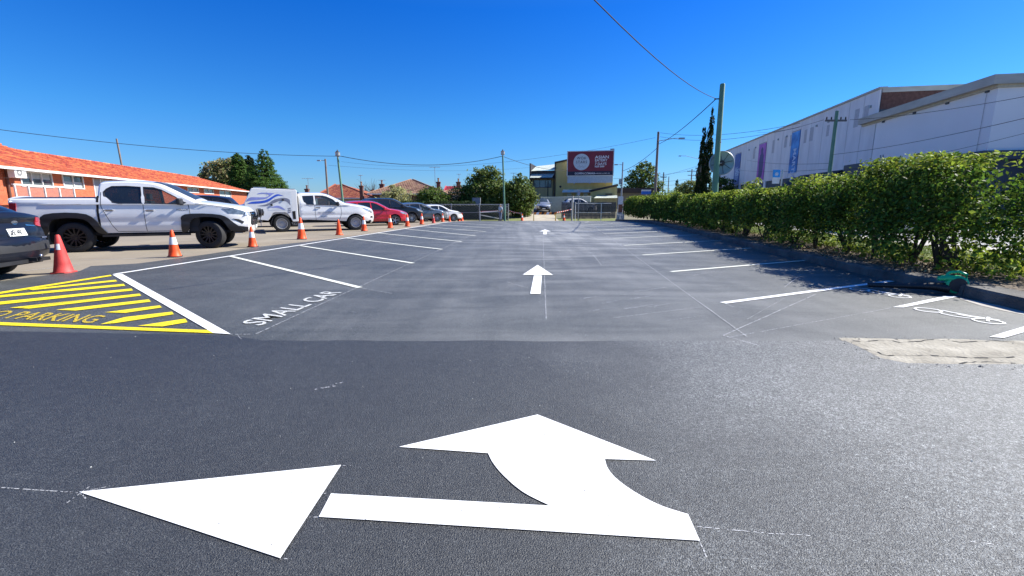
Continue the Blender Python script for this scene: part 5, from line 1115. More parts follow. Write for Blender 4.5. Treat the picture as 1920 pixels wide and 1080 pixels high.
chimney(677.5, 348, 366, 60, 6, True, host=h1); chimney(575.5, 354, 360, 66, 6, True, host=h1); chimney(716, 345, 354, 66, 7, True, host=h2); chimney(822, 341, 353, 62, 6.5, True, host=h2); chimney(859.5, 341, 352, 72, 7, True, host=h3); chimney(699, 356, 359, 70, 4, False, host=h1)
antenna(577, 334, 350, 66, 'double armed television antenna above the canopy of the white ute', 20); antenna(676, 328, 342, 60.5, 'short television antenna on the chimney of the red roofed house', 7); antenna(716, 337, 343, 66, 'small television antenna just left of the tan pyramid roof', 14); antenna(815, 313, 348, 62, 'tall television antenna right of the tan pyramid roof', 19); antenna(860.5, 326, 338, 72, 'television antenna on the chimney left of the large tree', 8); antenna(963, 324, 340, 66, 'faint antenna above the trees beside the slim lamp post', 11)
# --- yellow building
yaz = R(101.5); YO = P(1040.5, 384, 66); YO = Vector((YO.x, YO.y, 0)); ys = plane_solver(YO, yaz)
yz = lambda x, y: ys(900+x/6, 260+y/6)
M['yellow'] = mat('yellow_render', (.44, .36, .14), .85, col2=(.54, .45, .19), scale=.6, detail=8, streak=(3, 3, .6)); M['yellow2'] = mat('dull_yellow_render', (.33, .28, .13), .85, col2=(.42, .36, .18), scale=.8, detail=8, streak=(3, 3, .6)); M['darktrim'] = mat('dark_brown_trim', (.035, .028, .028), .6)
M['corr'] = mat('pale_green_corrugated', (.44, .48, .42), .5, detail=6)
yb = thing('yellow_building', 'yellow rendered two storey building with billboard at the end of the driveway', 'building', YO, math.pi/2-yaz)
def xx(x): return yz(x, 500)[0]
def zz(x, y): return yz(x, y)[1]
x0, x1 = xx(845), xx(1492); zl, zr = zz(845, 272), zz(975, 245); slope = (zr-zl)/(xx(975)-x0); zpk = zr+slope*(xx(1060)-xx(975))
hole = (xx(935), xx(1240), -.5, zz(1000, 612))
mb = MB(); m4 = frame((0, 0, 0), (1, 0, 0), (0, 0, 1), (0, 1, 0))
mb.prism([(x0, 0), (x1, 0), (x1, zz(1490, 500)+3.2), (xx(1060), zpk), (x0, zl)], 0, 10, m4); mb.build('wall', M['yellow'], yb)
MB().tube([(x0-.1, -.1, zl+.02), (xx(985), -.1, zl+slope*(xx(985)-x0)+.05)], .12, 4).tube([(x0-.02, -.06, 0), (x0-.02, -.06, zl)], .09, 4).build('barge_board', M['darktrim'], yb)
MB().lathe([(0, 0), (.16, 0), (.16, .05), (0, .05)], 12, Matrix.Translation((xx(906), -.06, zz(906, 540))) @ Matrix.Rotation(R(90), 4, 'X')).build('wall_vent', M['darktrim'], yb)
# left wing, set back a little
wx0, wx1 = xx(578), xx(840); wz = zz(700, 455)
wwin = (xx(604), xx(795), zz(700, 545), zz(700, 466))
wall_with_holes('wing_wall', wx0, wx1, -.2, wz, [wwin], .35, M['yellow2'], yb); MB().box((wx0, .7, -.2), (wx1, 8, wz)).build('wing_block', M['yellow2'], yb)
window(yb, *wwin, .35, -1, 3, fm=mat('navy_window_frame', (.03, .035, .07), .5), glass=mat('blue_grey_glass', (.06, .10, .15), .08, spec=.9)); MB().box((wx0-.25, -.5, wz), (wx1, .4, wz+.14)).build('fascia', M['darktrim'], yb)
def corrugated(name, p, q, r, s_, n, amp, m, parent):
    p, q, r, s_ = map(Vector, (p, q, r, s_)); V = []; Fc = []; nn = (q-p).cross(s_-p).normalized()*amp
    for i in range(n*2+1):
        u = i/(n*2); o_ = nn*(1 if i % 2 else -1); V += [p.lerp(q, u)+o_, s_.lerp(r, u)+o_]
    Fc = [(2*i, 2*i+2, 2*i+3, 2*i+1) for i in range(2*n)]; return mesh(name, V, Fc, m, parent)
corrugated('awning_roof', (wx0-.1, -.9, wz+.16), (wx1-.3, -.9, wz+.16), (wx1-.1, .3, wz+.75), (wx0-.1, .3, wz+.75), 30, .015, M['corr'], yb)
MB().box((wx0, .35, wz+.1), (wx1, .6, wz+1.2)).build('clerestory', M['darktrim'], yb)
corrugated('upper_roof', (wx0-.1, .1, wz+1.15), (wx1, .1, wz+1.3), (wx1, 5, wz+2.5), (wx0-.1, 5, wz+2.2), 30, .015, M['corr'], yb)
MB().box((wx0-.25, -.2, -.2), (wx0-.08, 6, wz+2.2)).build('parapet_wall', M['darktrim'], yb); MB().tube([(wx1-.25, .28, 0), (wx1-.25, .28, wz)], .06, 6).tube([(wx1-1.0, .28, 0), (wx1-1.0, .28, wz-.2)], .05, 6).build('downpipe', M['darktrim'], yb)
# lean-to right and veranda
lx0, lx1 = xx(1250), xx(1543); la, lb = zz(1250, 596), zz(1543, 530)
MB().prism([(lx0, -.2), (lx1, -.2), (lx1, lb), (lx0, la)], -1.2, 6, m4).build('lean_to', M['yellow'], yb); MB().tube([(lx0-.2, -1.25, la+.02), (lx1+.1, -1.25, lb+.06)], .14, 4).build('lean_to_barge', M['darktrim'], yb)
MB().box((xx(1415), -1.24, zz(1415, 632)), (xx(1490), -1.19, zz(1415, 620))).build('vent_slot', M['darktrim'], yb)
corrugated('veranda_roof', (xx(935), -1.6, zz(935, 608)), (xx(1245), -1.6, zz(935, 608)), (xx(1262), -.05, zz(1000, 572)), (xx(935), -.05, zz(1000, 572)), 30, .015, mat('pale_corrugated_roof', (.78, .82, .72), .5), yb)
MB().box((xx(935), -.06, -.2), (xx(1250), -.015, zz(935, 612))).build('veranda_shade_wall', M['yellow2'], yb)
for a in (985, 1078, 1168): MB().box((xx(a), -.09, .2), (xx(a+48), -.07, zz(1000, 615))).build('doorway', M['wglass'], yb)
# tin roofed shed front right
sx0, sx1 = xx(1300), xx(1545); MB().box((sx0, -3.2, 0), (sx1, -1.4, zz(1400, 672))).build('shed', M['yellow2'], yb)
corrugated('shed_roof', (sx0-.1, -3.6, zz(1400, 672)), (sx1, -3.6, zz(1400, 672)), (sx1, -1.3, zz(1400, 640)), (sx0+.3, -1.3, zz(1400, 640)), 24, .015, M['corr'], yb)
# billboard
bbx0, bbx1, bz0, bz1 = xx(990), xx(1488), zz(1200, 418), zz(1000, 158)
bbd = thing('billboard', 'dark red Asian eatery billboard with round white logo on the yellow building', 'billboard', YO, math.pi/2-yaz)
MB().box((bbx0-.12, -1.0, bz0-.1), (bbx1+.12, -.72, bz1+.12)).build('frame', M['trim_w'], bbd)
MB().box((bbx0, -1.03, bz0+.55), (bbx1, -1.0, bz1)).build('face', mat('maroon_print', (.20, .014, .03), .5, var=.15, scale=1), bbd); MB().box((bbx0, -1.035, bz0), (bbx1, -1.0, bz0+.55)).build('lower_band', mat('navy_print', (.012, .012, .04), .5), bbd)
lw = mat('pale_logo_print', (.55, .60, .62), .5); wp = mat('white_print', (.78, .76, .76), .5)
bw, bh = bbx1-bbx0, bz1-bz0; cx, cz = bbx0+bw*.305, bz0+bh*.565; MB().lathe([(0, .0), (bh*.345, 0)], 40, Matrix.Translation((cx, -1.045, cz)) @ Matrix.Rotation(R(90), 4, 'X')).build('logo_disc', lw, bbd)
ym = lambda x, z, k=0: frame((x, -1.055-k*.003, z), (1, 0, 0), (0, 0, 1), (0, -1, 0))
def bt_(s_, x, z, size, m, al='CENTER', sx=1, bold=.0, sp=1): text_mesh('lettering', s_, size, m, bbd, ym(x, z), .004, bold, sx, sp, al)
bt_('WOK', cx, cz+bh*.11, bh*.155, M['ink'], sx=1.0, sp=1.15); bt_('STARS', cx, cz-bh*.055, bh*.155, M['ink'], sx=1.0, sp=1.15)
gk = MB()
for k in range(9): a = k*.7; gk.tube([(cx+bh*(-.16+.04*k), -1.052, cz-bh*(.17+.03*math.sin(k*2.1))), (cx+bh*(-.13+.04*k), -1.052, cz-bh*(.22-.03*math.cos(k*1.7)))], .018, 4)
gk.build('logo_flourish', mat('grey_print', (.36, .40, .42), .5), bbd)
lx = bbx0+bw*.60
for s_, f, sz, fx in (('ASIAN', .70, .165, 1.28), ('EATERY', .575, .145, 1.04), ('7 DAYS', .425, .145, 1.05), ('9559 5599', .33, .10, .95)): bt_(s_, lx, bz0+bh*f, bh*sz, wp, 'LEFT', fx, bh*.003)
bt_('OOPEN.COM.AU', bbx0+bw*.16, bz0+.14, .36, wp, 'LEFT', 1.0, .005); bt_('www.wokstars.com.au', bbx0+bw*.47, bz0+.18, .26, wp, 'LEFT', 1.2)
MB().box((bbx0-.02, -.95, bz0-1.0), (bbx1, -.75, bz0-.12)).build('catwalk_panel', mat('pale_blue_panel', (.42, .48, .52), .5), bbd)
for f in (.15, .5, .85): MB().box((bbx0+bw*f-.05, -.9, bz0-1.15), (bbx0+bw*f+.05, 0, bz0-.98)).build('bracket', M['gal'], bbd)
MB().box((bbx1-.45, -.9, bz1+.12), (bbx1+.1, -.8, bz1+.32)).build('top_plate', M['gal'], bbd)
# --- grey building and awning far right of the yellow one
q = P(1168, 384, 78); g_b = thing('grey_shopfront', 'low grey building with dark roof edge right of the yellow building', 'building', (q.x, 78, zt(78)))
MB().box((-1, 0, -.3), (5.5, 6, 2.6)).build('wall', mat('grey_wall', (.20, .20, .20), .8), g_b); MB().box((-1.2, -.8, 2.6), (5.8, 6, 3.4)).build('roof_edge', M['darktrim'], g_b)
# --- fences
def paling(px0, px1, d, ytop, label):
    a, b = P(px0, 384, d), P(px1, 384, d); t = thing('paling_fence', label, 'fence', (a.x, d, zt(d))); z1 = P(1, ytop, d).z-zt(d); n = int((b.x-a.x)/.145); pm = mat('dark_fence_paling', (.045, .045, .05), .9, col2=(.09, .09, .095), scale=6, rand=.35)
    me = None
    for i in range(n):
        if me is None:
            o = MB().box((0, -.012, .02), (.125, .012, z1)).build('paling', pm, t); me = o.data
        else: o = bpy.data.objects.new('paling', me); C.objects.link(o); o.parent = t
        o.location = (i*.145, rnd.uniform(-.012, .012), rnd.uniform(-.02, .02))
    MB().box((0, .015, .3), (n*.145, .06, .38)).box((0, .015, z1-.35), (n*.145, .06, z1-.27)).build('rail', pm, t); return t
paling(1053, 1157, 51.5, 379, 'dark paling fence in front of the yellow building')
q = P(1014, 384, 59.5); cf = thing('corrugated_fence', 'pale green corrugated metal fence behind the driveway car', 'fence', (q.x, 59.5, zt(59.5)-.2))
corrugated('sheet', (0, 0, 0), (6.6, .8, 0), (6.6, .8, 2.25), (0, 0, 2.1), 44, .03, M['corr'], cf); MB().box((-.05, -.06, 2.08), (6.6, -.0, 2.14)).build('rail', M['corr'], cf)
q = P(998, 384, 56); gp_ = thing('gate_pillar', 'pale cream pillar at the left edge of the driveway', 'pillar', (q.x, 56, zt(56)-.3)); MB().box((-.17, -.17, 0), (.17, .17, 2.4)).build('shaft', M['cream'], gp_); MB().box((-.22, -.22, 2.4), (.22, .22, 2.5)).build('cap', M['cream'], gp_)
MB().box((-1.4, -.04, 0), (-.25, .04, 1.9)).build('side_panel', mat('pale_side_panel', (.34, .34, .28), .8), gp_)
# chain-link fence with shade cloth
fd = 49.2; ffx = [P(x, 384, fd).x for x in (770, 808, 846, 899, 953)]; fz = zt(fd); ft = P(1, 383.5, fd).z-fz
cfn = thing('chain_link_fence', 'pale steel framed chain link fence with dark green shade cloth across the far end', 'fence', (ffx[0], fd, fz))
for x in ffx: MB().tube([(x-ffx[0], 0, -.1), (x-ffx[0], 0, ft+.1)], .055, 8).build('post', M['gal'], cfn)
MB().tube([(0, 0, ft), (ffx[-1]-ffx[0], 0, ft)], .04, 8).build('top_rail', M['gal'], cfn); MB().tube([(0, -.02, ft*.5), (ffx[-1]-ffx[0], -.02, ft*.5)], .028, 6).build('mid_rail', M['gal'], cfn)
scm = mat('green_shade_cloth', (.018, .030, .024), .95, col2=(.035, .052, .042), scale=1.5, alpha=.9)
for a, b in zip(ffx, ffx[1:]): mesh('shade_cloth', [(a-ffx[0]+.06, .05, .05), (b-ffx[0]-.06, .05, .05), (b-ffx[0]-.06, .05, ft-.05), (a-ffx[0]+.06, .05, ft-.05)], [(0, 1, 2, 3)], scm, cfn)
cm = MB()
for a, b in zip(ffx, ffx[1:]):
    L_ = b-a; n = int(L_/.3)
    for i in range(-6, n+1):
        for sg in (1, -1):
            xa = a-ffx[0]+i*.3; zs0, zs1 = 0.05, ft; x1_ = xa+ft
            xs_, xe_ = max(xa, a-ffx[0]), min(x1_, b-ffx[0])
            if xe_ <= xs_: continue
            z_s, z_e = zs0+(xs_-xa), zs0+(xe_-xa); z_e = min(z_e, ft)
            if sg < 0: z_s, z_e = ft+.05-z_s, ft+.05-z_e
            cm.tube([(xs_, .02, z_s), (xe_, .02, z_e)], .004, 3, False)
cm.build('wire_mesh', M['gal'], cfn)['kind'] = 'stuff'
MB().box((ffx[-1]-ffx[0]-1.0, -.07, ft-.75), (ffx[-1]-ffx[0]-.2, -.05, ft-.05)).build('sign_plate', mat('grey_sign_back', (.36, .36, .34), .6), cfn)
g1 = thing('bar_gate', 'low pale bar gate with a sloping brace in front of the chain link fence', 'gate', (ffx[3], fd-.5, fz)); L_ = ffx[4]-ffx[3]
MB().tube([(.1, 0, .85), (L_*.7, 0, 1.0)], .045, 6).build('top_bar', M['trim_w'], g1); MB().tube([(.1, 0, .6), (L_*.7, 0, .2)], .04, 6).build('brace', M['trim_w'], g1); MB().tube([(.1, 0, 0), (.1, 0, 1.0)], .04, 6).build('hinge_post', M['trim_w'], g1)
q = P(893, 384, 51); sh = thing('grey_shed_door', 'grey metal cabinet standing behind the chain link fence', 'cabinet', (q.x, 51, zt(51))); MB().box((-.45, 0, 0), (.45, .8, 2.3)).build('body', mat('grey_blue_metal', (.17, .19, .22), .6), sh); MB().box((-.4, -.02, .1), (.4, -.002, 2.2)).build('door', mat('grey_blue_door', (.21, .23, .27), .6), sh)
# back hedge mass behind the chain link fence
pts = np.stack([nr.uniform(-12.5, -4, 9000), nr.uniform(50.3, 52.0, 9000), -.3+nr.random(9000)*1.95], 1)
o = thing('back_hedge', 'dark hedge growing behind the chain link fence', 'hedge', (-8, 51, -.3)); leaf_mesh('foliage', pts-np.array([-8, 51, -.3]), .14, M['leaf_dark2'], o, 1.6, .3, 12)
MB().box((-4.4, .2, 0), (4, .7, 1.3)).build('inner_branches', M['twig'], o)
# posts by the dark fence
def post(name, label, cat, px, ytop, ybot_d, r, m, extra=None, grp=None):
    q = P(px, 384, ybot_d); z0 = zt(ybot_d); h_ = P(px, ytop, ybot_d).z-z0; t = thing(name, label, cat, (q.x, ybot_d, z0-.02), 0, grp); MB().tube([(0, 0, 0), (0, 0, h_)], r, 10).build('post', m, t, smooth=50)
    if extra: extra(t, h_)
    return t
post('fence_post', 'thick pale post at the left end of the dark paling fence', 'post', 1073, 367, 48.5, .10, mat('pale_grey_post', (.40, .40, .38), .7))
def frame_f(t, h_):
    MB().tube([(0, 0, h_-.1), (6.8*.55, 0, h_-.1), ], .03, 6).build('top_rail', M['trim_w'], t); MB().tube([(2.7, 0, 0), (2.7, 0, h_-.1)], .035, 6).build('second_post', M['trim_w'], t); MB().tube([(0, 0, h_*.45), (3.7, 0, h_*.45)], .02, 6).build('lower_rail', M['trim_w'], t)
post('open_gate', 'open white tubular gate standing in front of the dark paling fence', 'gate', 1079, 379, 48, .04, M['trim_w'], frame_f)
def sign_f(t, h_):
    MB().box((-.14, -.03, h_-.55), (.14, -.01, h_-.1)).build('sign_plate', mat('sign_back_blue_grey', (.25, .29, .35), .5), t)
post('sign_post', 'thin steel post with a small sign plate seen nearly edge on', 'sign', 1084.5, 355, 47, .04, M['gal'], sign_f)
q = P(1164, 384, 47.5); pier = thing('brick_pier', 'brick pier with blue and white paint tags at the end of the dark fence', 'pillar', (q.x, 47.5, zt(47.5)-.1))
MB().box((-.35, -.25, 0), (.35, .25, .95)).build('lower_shaft', mat('tagged_blue_brick', (.05, .09, .16), .8, col2=(.42, .46, .52), scale=5, detail=6), pier); MB().box((-.30, -.2, .95), (.35, .25, 1.85)).build('upper_shaft', M['dkbrick'], pier)
wf = thing('white_notice_board', 'small blank white board on a frame beside the brick pier', 'sign', (q.x-.25, 46.8, zt(46.8)-.1)); MB().box((-.2, -.02, 1.75), (.3, .02, 2.55)).build('board', M['trim_w'], wf); MB().tube([(-.2, 0, .7), (-.2, 0, 1.8)], .025, 6).tube([(.3, 0, .7), (.3, 0, 1.8)], .025, 6).tube([(-.2, 0, .7), (.3, 0, .7)], .025, 6).tube([(.05, 0, 0), (.05, 0, .7)], .03, 6).build('frame', M['trim_w'], wf)
# white van behind the fence
van = hatch('white_van', 'white van roof showing behind the dark paling fence', 'white', 1108, 57.5, R(82), H=1.70, L=1.0, W=1.8)
van.root['category'] = 'van'
# hazard barrier board
hz = thing('hazard_barrier', 'orange and white striped barrier board on two legs across the driveway', 'barrier', (P(1000, 384, 46.5).x, 46.5, zt(46.5))); hl = P(1043, 384, 46.5).x-P(1000, 384, 46.5).x; n = 9
om = mat('hazard_orange', (.72, .22, .02), .5)
for i in range(n):
    a0, a1 = i/n*hl, (i+1)/n*hl; k = .12
    mesh('stripe', [(a0, 0, .62), (a1, 0, .62), (a1+k, 0, .86), (a0+k, 0, .86), (a0, .03, .62), (a1, .03, .62), (a1+k, .03, .86), (a0+k, .03, .86)], [(0, 1, 2, 3), (4, 7, 6, 5), (0, 4, 5, 1), (3, 2, 6, 7), (0, 3, 7, 4), (1, 5, 6, 2)], om if i % 2 == 0 else (M['band'] if i % 4 == 1 else M['darktrim']), hz)
for x in (.05, hl-.05):
    MB().tube([(x, -.3, 0), (x, 0, .65), (x, .3, 0)], .03, 6).build('leg', mat('barrier_yellow', (.55, .38, .05), .6) if 'barrier_yellow' not in bpy.data.materials else bpy.data.materials['barrier_yellow'], hz)
def tape(label, a, b, sag=.08):
    t = thing('barrier_tape', label, 'barrier tape', a, 0, 'striped barrier tapes'); d = Vector(b)-Vector(a); n = 16
    for i in range(n):
        f0, f1 = i/n, (i+1)/n; p, q_ = d*f0-Vector((0, 0, sag*4*f0*(1-f0))), d*f1-Vector((0, 0, sag*4*f1*(1-f1)))
        mesh('tape_band', [p, q_, q_+Vector((0, .01, .075)), p+Vector((0, .01, .075))], [(0, 1, 2, 3)], M['band'] if i % 2 else M['cone_o'], t)
def tp_(px, d, z): q = P(px, 384, d); return Vector((q.x, d, zt(d)+z))
tape('striped tape from the fence end post to the left driveway cone', tp_(954, 49, 1.05), tp_(978.5, 45.5, .72)); tape('striped tape rising from the barrier board to the thick pale post', tp_(1043, 46.5, .8), tp_(1072, 48, 1.15), .03)
tape('striped tape across the chain link fence by the man', tp_(902, 48.8, .93), tp_(934, 48.8, 1.0), .02)
# --- white building on the right
raz = R(10.2); RO = P(1648, 384, 37); RO = Vector((RO.x, RO.y, 0)); rs = plane_solver(RO, raz)
M['panel'] = mat('pale_precast_panel', (.70, .66, .66), .7, col2=(.84, .80, .79), scale=.5, detail=7, streak=(2, 2, .5)); M['panel2'] = mat('faded_panel_patch', (.50, .47, .48), .75); M['darkgrey'] = mat('charcoal_cladding', (.05, .058, .075), .6, col2=(.075, .083, .10), scale=.6)
M['cope'] = mat('concrete_coping', (.42, .38, .32), .8, col2=(.56, .52, .45), scale=.7, detail=8, streak=(1, 1, 3)); M['wallw'] = mat('white_rendered_wall', (.80, .76, .75), .75, col2=(.86, .82, .81), scale=.35, detail=7)
wb_ = thing('white_retail_building', 'large pale panelled retail building with banners across the street on the right', 'building', RO, math.pi/2-raz)
jx = [1352, 1366, 1377.5, 1389, 1397.5, 1410, 1422, 1437, 1451, 1466.5, 1484, 1501.5, 1520.5, 1543, 1566, 1592, 1619.5, 1648]
js = [rs(x, 320-(x-1352)*.44)[0] for x in jx]; H1 = rs(1648, 168)[1]; H0 = 4.35; bays = (2, 6, 10)
bann = {2: ((289, 346), 'navy'), 6: ((270, 337), 'purple'), 10: ((247, 323), 'blue')}
for i, (a, b) in enumerate(zip(js, js[1:])):
    a, b = a+(-.03 if a > b else .03), b+(.03 if a > b else -.03); lo, hi = min(a, b), max(a, b)
    if i in bays:
        zt1 = rs((jx[i]+jx[i+1])/2, bann[i][0][0])[1]+.12; zb1 = rs((jx[i]+jx[i+1])/2, bann[i][0][1])[1]-.1
        MB().box((lo, -.12, zt1), (hi, 0, H1-.02)).build('wall_panel', M['panel'], wb_); MB().box((lo, -.12, H0), (hi, -.04, zt1-.05)).build('wall_panel', M['panel'], wb_)
    else: MB().box((lo, -.12, H0), (hi, 0, H1-.02)).build('wall_panel', M['panel'], wb_)
MB().box((js[-1], -9, 0), (js[0]+3, -.14, H1-.1)).build('core_wall', M['darkgrey'], wb_); MB().box((js[-1]-.05, -.5, H1), (js[0]+3, .10, H1+.16)).build('parapet_cap', M['cope'], wb_)
for zx in ((795, 822, 305, 415), (850, 880, 285, 400), (628, 645, 402, 470), (668, 690, 385, 460), (524, 546, 415, 500), (490, 506, 430, 512), (368, 384, 470, 540), (402, 416, 462, 530), (293, 306, 495, 575), (175, 188, 545, 610)):
    a, b = rs(1360+zx[0]/3.43, 300)[0], rs(1360+zx[1]/3.43, 300)[0]; xm = 1360+(zx[0]+zx[1])/6.86; z1_, z0_ = rs(xm, 120+zx[2]/3.43)[1], rs(xm, 120+zx[3]/3.43)[1]; MB().box((min(a, b), 0.0, z0_), (max(a, b), .004, z1_)).build('faded_patch', M['panel2'], wb_)
for k, i in enumerate((1, 4, 5, 8, 9, 12, 13, 16)): m_ = (js[i]+js[i+1])/2; MB().box((m_-.12, 0, H1-1.25), (m_+.12, .12, H1-1.05)).build('wall_bracket', M['gal'], wb_)
# banners
def banner(i, label):
    a, b = js[i], js[i+1]; (y0, y1), c = bann[i]; xm = (jx[i]+jx[i+1])/2; z1_, z0_ = rs(xm, y0)[1], rs(xm, y1)[1]; lo, hi = min(a, b)+.12, max(a, b)-.12
    t = thing('hanging_banner', label, 'banner', RO, math.pi/2-raz, 'tall banners on the white retail building')
    cc = {'navy': ((.025, .03, .18), (.06, .09, .40)), 'purple': ((.30, .04, .30), (.55, .14, .55)), 'blue': ((.012, .03, .26), (.10, .42, .90))}[c]
    MB().box((lo, 0.0, z0_), (hi, .03, z1_)).build('cloth', mat('banner_'+c, cc[0], .5, col2=cc[1], scale=.55 if c != 'navy' else 2, detail=3), t)
    wpm = mat('banner_print_'+c, (.55, .6, .75) if c != 'purple' else (.08, .02, .14), .5); w_ = hi-lo; cxm = (lo+hi)/2
    if c == 'blue': text_mesh('lettering', 'MARTJAZZ', w_*.50, wpm, t, frame((cxm+w_*.10, .035, z1_-(z1_-z0_)*.40), (0, 0, -1), (-1, 0, 0), (0, 1, 0)), .001, bold=.02, sx=.9)
    if c == 'navy':
        for k in range(3): text_mesh('lettering', ('ALL', 'SORTS', 'HERE')[k], w_*.32, wpm, t, frame((hi-w_*.16, .035, z0_+(z1_-z0_)*(.44-.07*k)), (-1, 0, 0), (0, 0, 1), (0, 1, 0)), .001, bold=.02)
        for k in range(3):
            x_ = hi-w_*(.2+.2*k); mesh('chevron', [(x_, .034, z0_+.7), (x_-.22, .034, z0_+.7), (x_-.42, .034, z0_+1.2), (x_-.22, .034, z0_+1.7), (x_, .034, z0_+1.7), (x_-.2, .034, z0_+1.2)], [(0, 1, 2, 5), (5, 2, 3, 4)], wpm, t)
    if c == 'purple':
        pr = [(.0, .05), (.22, .1), (.3, .5), (.2, .7), (.12, .74), (.14, .85), (.0, .92), (-.14, .85), (-.12, .74), (-.24, .68), (-.3, .4), (-.2, .1)]
        P_ = [(cxm+a*w_*1.1, z0_+(z1_-z0_)*b) for a, b in pr]; tri = tessellate_polygon([[Vector((a, b, 0)) for a, b in P_]]); mesh('printed_shape', [(a, .034, b) for a, b in P_], [tuple(t_) for t_ in tri], wpm, t)
banner(2, 'narrow navy banner with white lettering and three chevrons, leftmost on the white building'); banner(6, 'purple banner with a dark shape, middle one on the white building'); banner(10, 'blue banner with sideways white lettering, nearest of the three')
# lower storey
MB().box((js[-1]-13.8, -3.5, -.2), (js[0]+3, -2.6, H0)).build('ground_floor_wall', mat('shopfront_dark', (.06, .065, .075), .4), wb_)
MB().box((rs(1606, 384)[0], -.1, 2.9), (rs(1573, 384)[0], .01, H0+.45)).build('charcoal_panel', M['darkgrey'], wb_)
MB().box((js[-1], -2.6, 2.6), (js[0]+3, -.0, 3.2)).build('soffit', M['darkgrey'], wb_)
for x in (1383, 1412, 1429, 1478, 1560): s_ = rs(x, 384)[0]; MB().box((s_-.35, -.3, 0), (s_+.35, .0, H0)).build('column', M['panel'], wb_)
a, b = rs(1494, 384)[0], rs(1572, 384)[0]; lo, hi = min(a, b), max(a, b)
mesh('awning', [(lo, 0, 4.45), (hi, 0, 4.45), (hi, 2.2, 3.3), (lo, 2.2, 3.3), (hi, 2.2, 3.0), (lo, 2.2, 3.0), (lo, 0, 3.0), (hi, 0, 3.0)], [(0, 1, 2, 3), (3, 2, 4, 5), (0, 3, 5, 6), (1, 7, 4, 2)], mat('black_awning', (.012, .012, .018), .8), wb_)
# brick end wall and plant room
e0 = js[-1]; MB().box((e0-.05, -12, 8.9), (e0+.25, -.14, H1-.28)).build('brick_end_wall', M['dkbrick'], wb_); MB().box((e0-.08, -12, H1-.28), (e0+.25, -.14, H1+.1)).build('end_parapet', M['cope'], wb_)
p0 = rs(1589, 188); p1 = rs(1624, 188); MB().box((rs(1618, 180)[0], -2.6, H1), (rs(1588, 190)[0], -1.0, H1+.62)).build('plant_room', M['dkbrick'], wb_)
# near wing
c1 = rs(1862, 215)[0]; HW = rs(1862, 145)[1]; MB().box((c1, -10, H0), (e0-.05, -.02, HW-.5)).build('wing_wall', M['wallw'], wb_)
MB().box((c1-.02, -10, HW-.46), (rs(1619, 222)[0], -.04, HW-.3)).build('wing_roof', M['corr'], wb_)
cp0 = rs(1620, 222)[0]
mb = MB().box((c1-.25, -.45, HW-.52), (cp0, .42, HW)).box((c1-.25, -11, HW-.52), (c1+.35, -.45, HW)); mb.build('coping', M['cope'], wb_)
mb = MB().box((c1-.10, -.1, HW-.68), (cp0, .10, HW-.52)).box((c1-.10, -11, HW-.68), (c1+.2, -.1, HW-.52)).build('coping_soffit', M['cream'], wb_)
MB().box((c1-.25, -.1, 3.85), (rs(1606, 384)[0], .30, 4.35)).box((c1-.25, -2.6, 3.85), (c1+.2, -.1, 4.35)).build('charcoal_fascia', M['darkgrey'], wb_)
MB().box((c1-.02, -11, -.1), (c1+.3, -.1, 3.85)).build('wing_end_base', M['darkgrey'], wb_)
MB().box((c1-.02, -11, 3.9), (c1+.1, -2.62, 4.35)).build('beige_fascia', M['cream'], wb_)
MB().box((c1-.04, -11, 4.5), (c1+.02, -2.2, 5.3)).build('dark_window', M['wglass'], wb_)
MB().tube([(c1+.02*0-.0+((e0-c1)*.06), .03, 4.4), (c1+((e0-c1)*.06), .03, HW-.7)], .018, 6).build('downpipe', M['panel2'], wb_)
for x, y in ((1657, 228), (1715, 212), (1777, 193), (1852, 171)): q = rs(x, y); MB().box((q[0]-.12, -.02, q[1]-.08), (q[0]+.12, .07, q[1]+.08)).build('wall_vent', M['darkgrey'], wb_)
for x, y in ((1749, 291), (1619, 314)): q = rs(x, y); MB().box((q[0]-.18, .15, q[1]-.15), (q[0]+.18, .35, q[1]+.15)).box((q[0]-.02, 0, q[1]-.25), (q[0]+.02, .2, q[1]+.1)).build('floodlight', M['darkgrey'], wb_)
q = rs(1652, 305); MB().box((q[0]-.2, 0, q[1]-.6), (q[0]-.14, .06, q[1]+.6)).box((q[0]+.14, 0, q[1]-.6), (q[0]+.2, .06, q[1]+.6)).build('vertical_bracket', M['gal'], wb_)
# ---------------------------------------------------------------- poles, lamps, wires
def lamp_pole(px, ytop, d, label, top=(0, 0)):
    q = P(px, 384, d); z0 = zt(d); h_ = P(px, ytop, d).z-z0; t = thing('lamp_post', label, 'lamp post', (q.x, d, z0-.02), 0, 'green car park lamp posts')
    MB().tube([(0, 0, 0), (top[0], top[1], h_-.55)], [.10, .075], 12).build('pole', M['greenpole'], t, smooth=50)
    m_ = Matrix.Translation((top[0], top[1], h_-.55)); MB().lathe([(.06, 0), (.07, .08), (.20, .16), (.20, .2)], 12, m_).build('lamp_base', M['gal'], t); MB().lathe([(.18, .2), (.19, .42), (.05, .46)], 12, m_).build('lantern', mat('lantern_glass', (.45, .45, .42), .3, alpha=.8) if 'lantern_glass' not in bpy.data.materials else bpy.data.materials['lantern_glass'], t); MB().lathe([(.2, .42), (.06, .52), (.03, .62), (0, .62)], 12, m_).build('lamp_cap', M['darktrim'], t)
lamp_pole(645, 282, 38, 'green lamp post rising behind the canopy ute cab', (-.25, 0)); lamp_pole(946.5, 281, 45, 'slim green lamp post beside the man at the far end', (-.18, 0))
q = P(1339, 384, 23.5); tp3 = P(1355, 157, 23.5); gpole = thing('green_post', 'tall thick green painted pole rising out of the hedge', 'pole', (q.x, 23.5, .15))
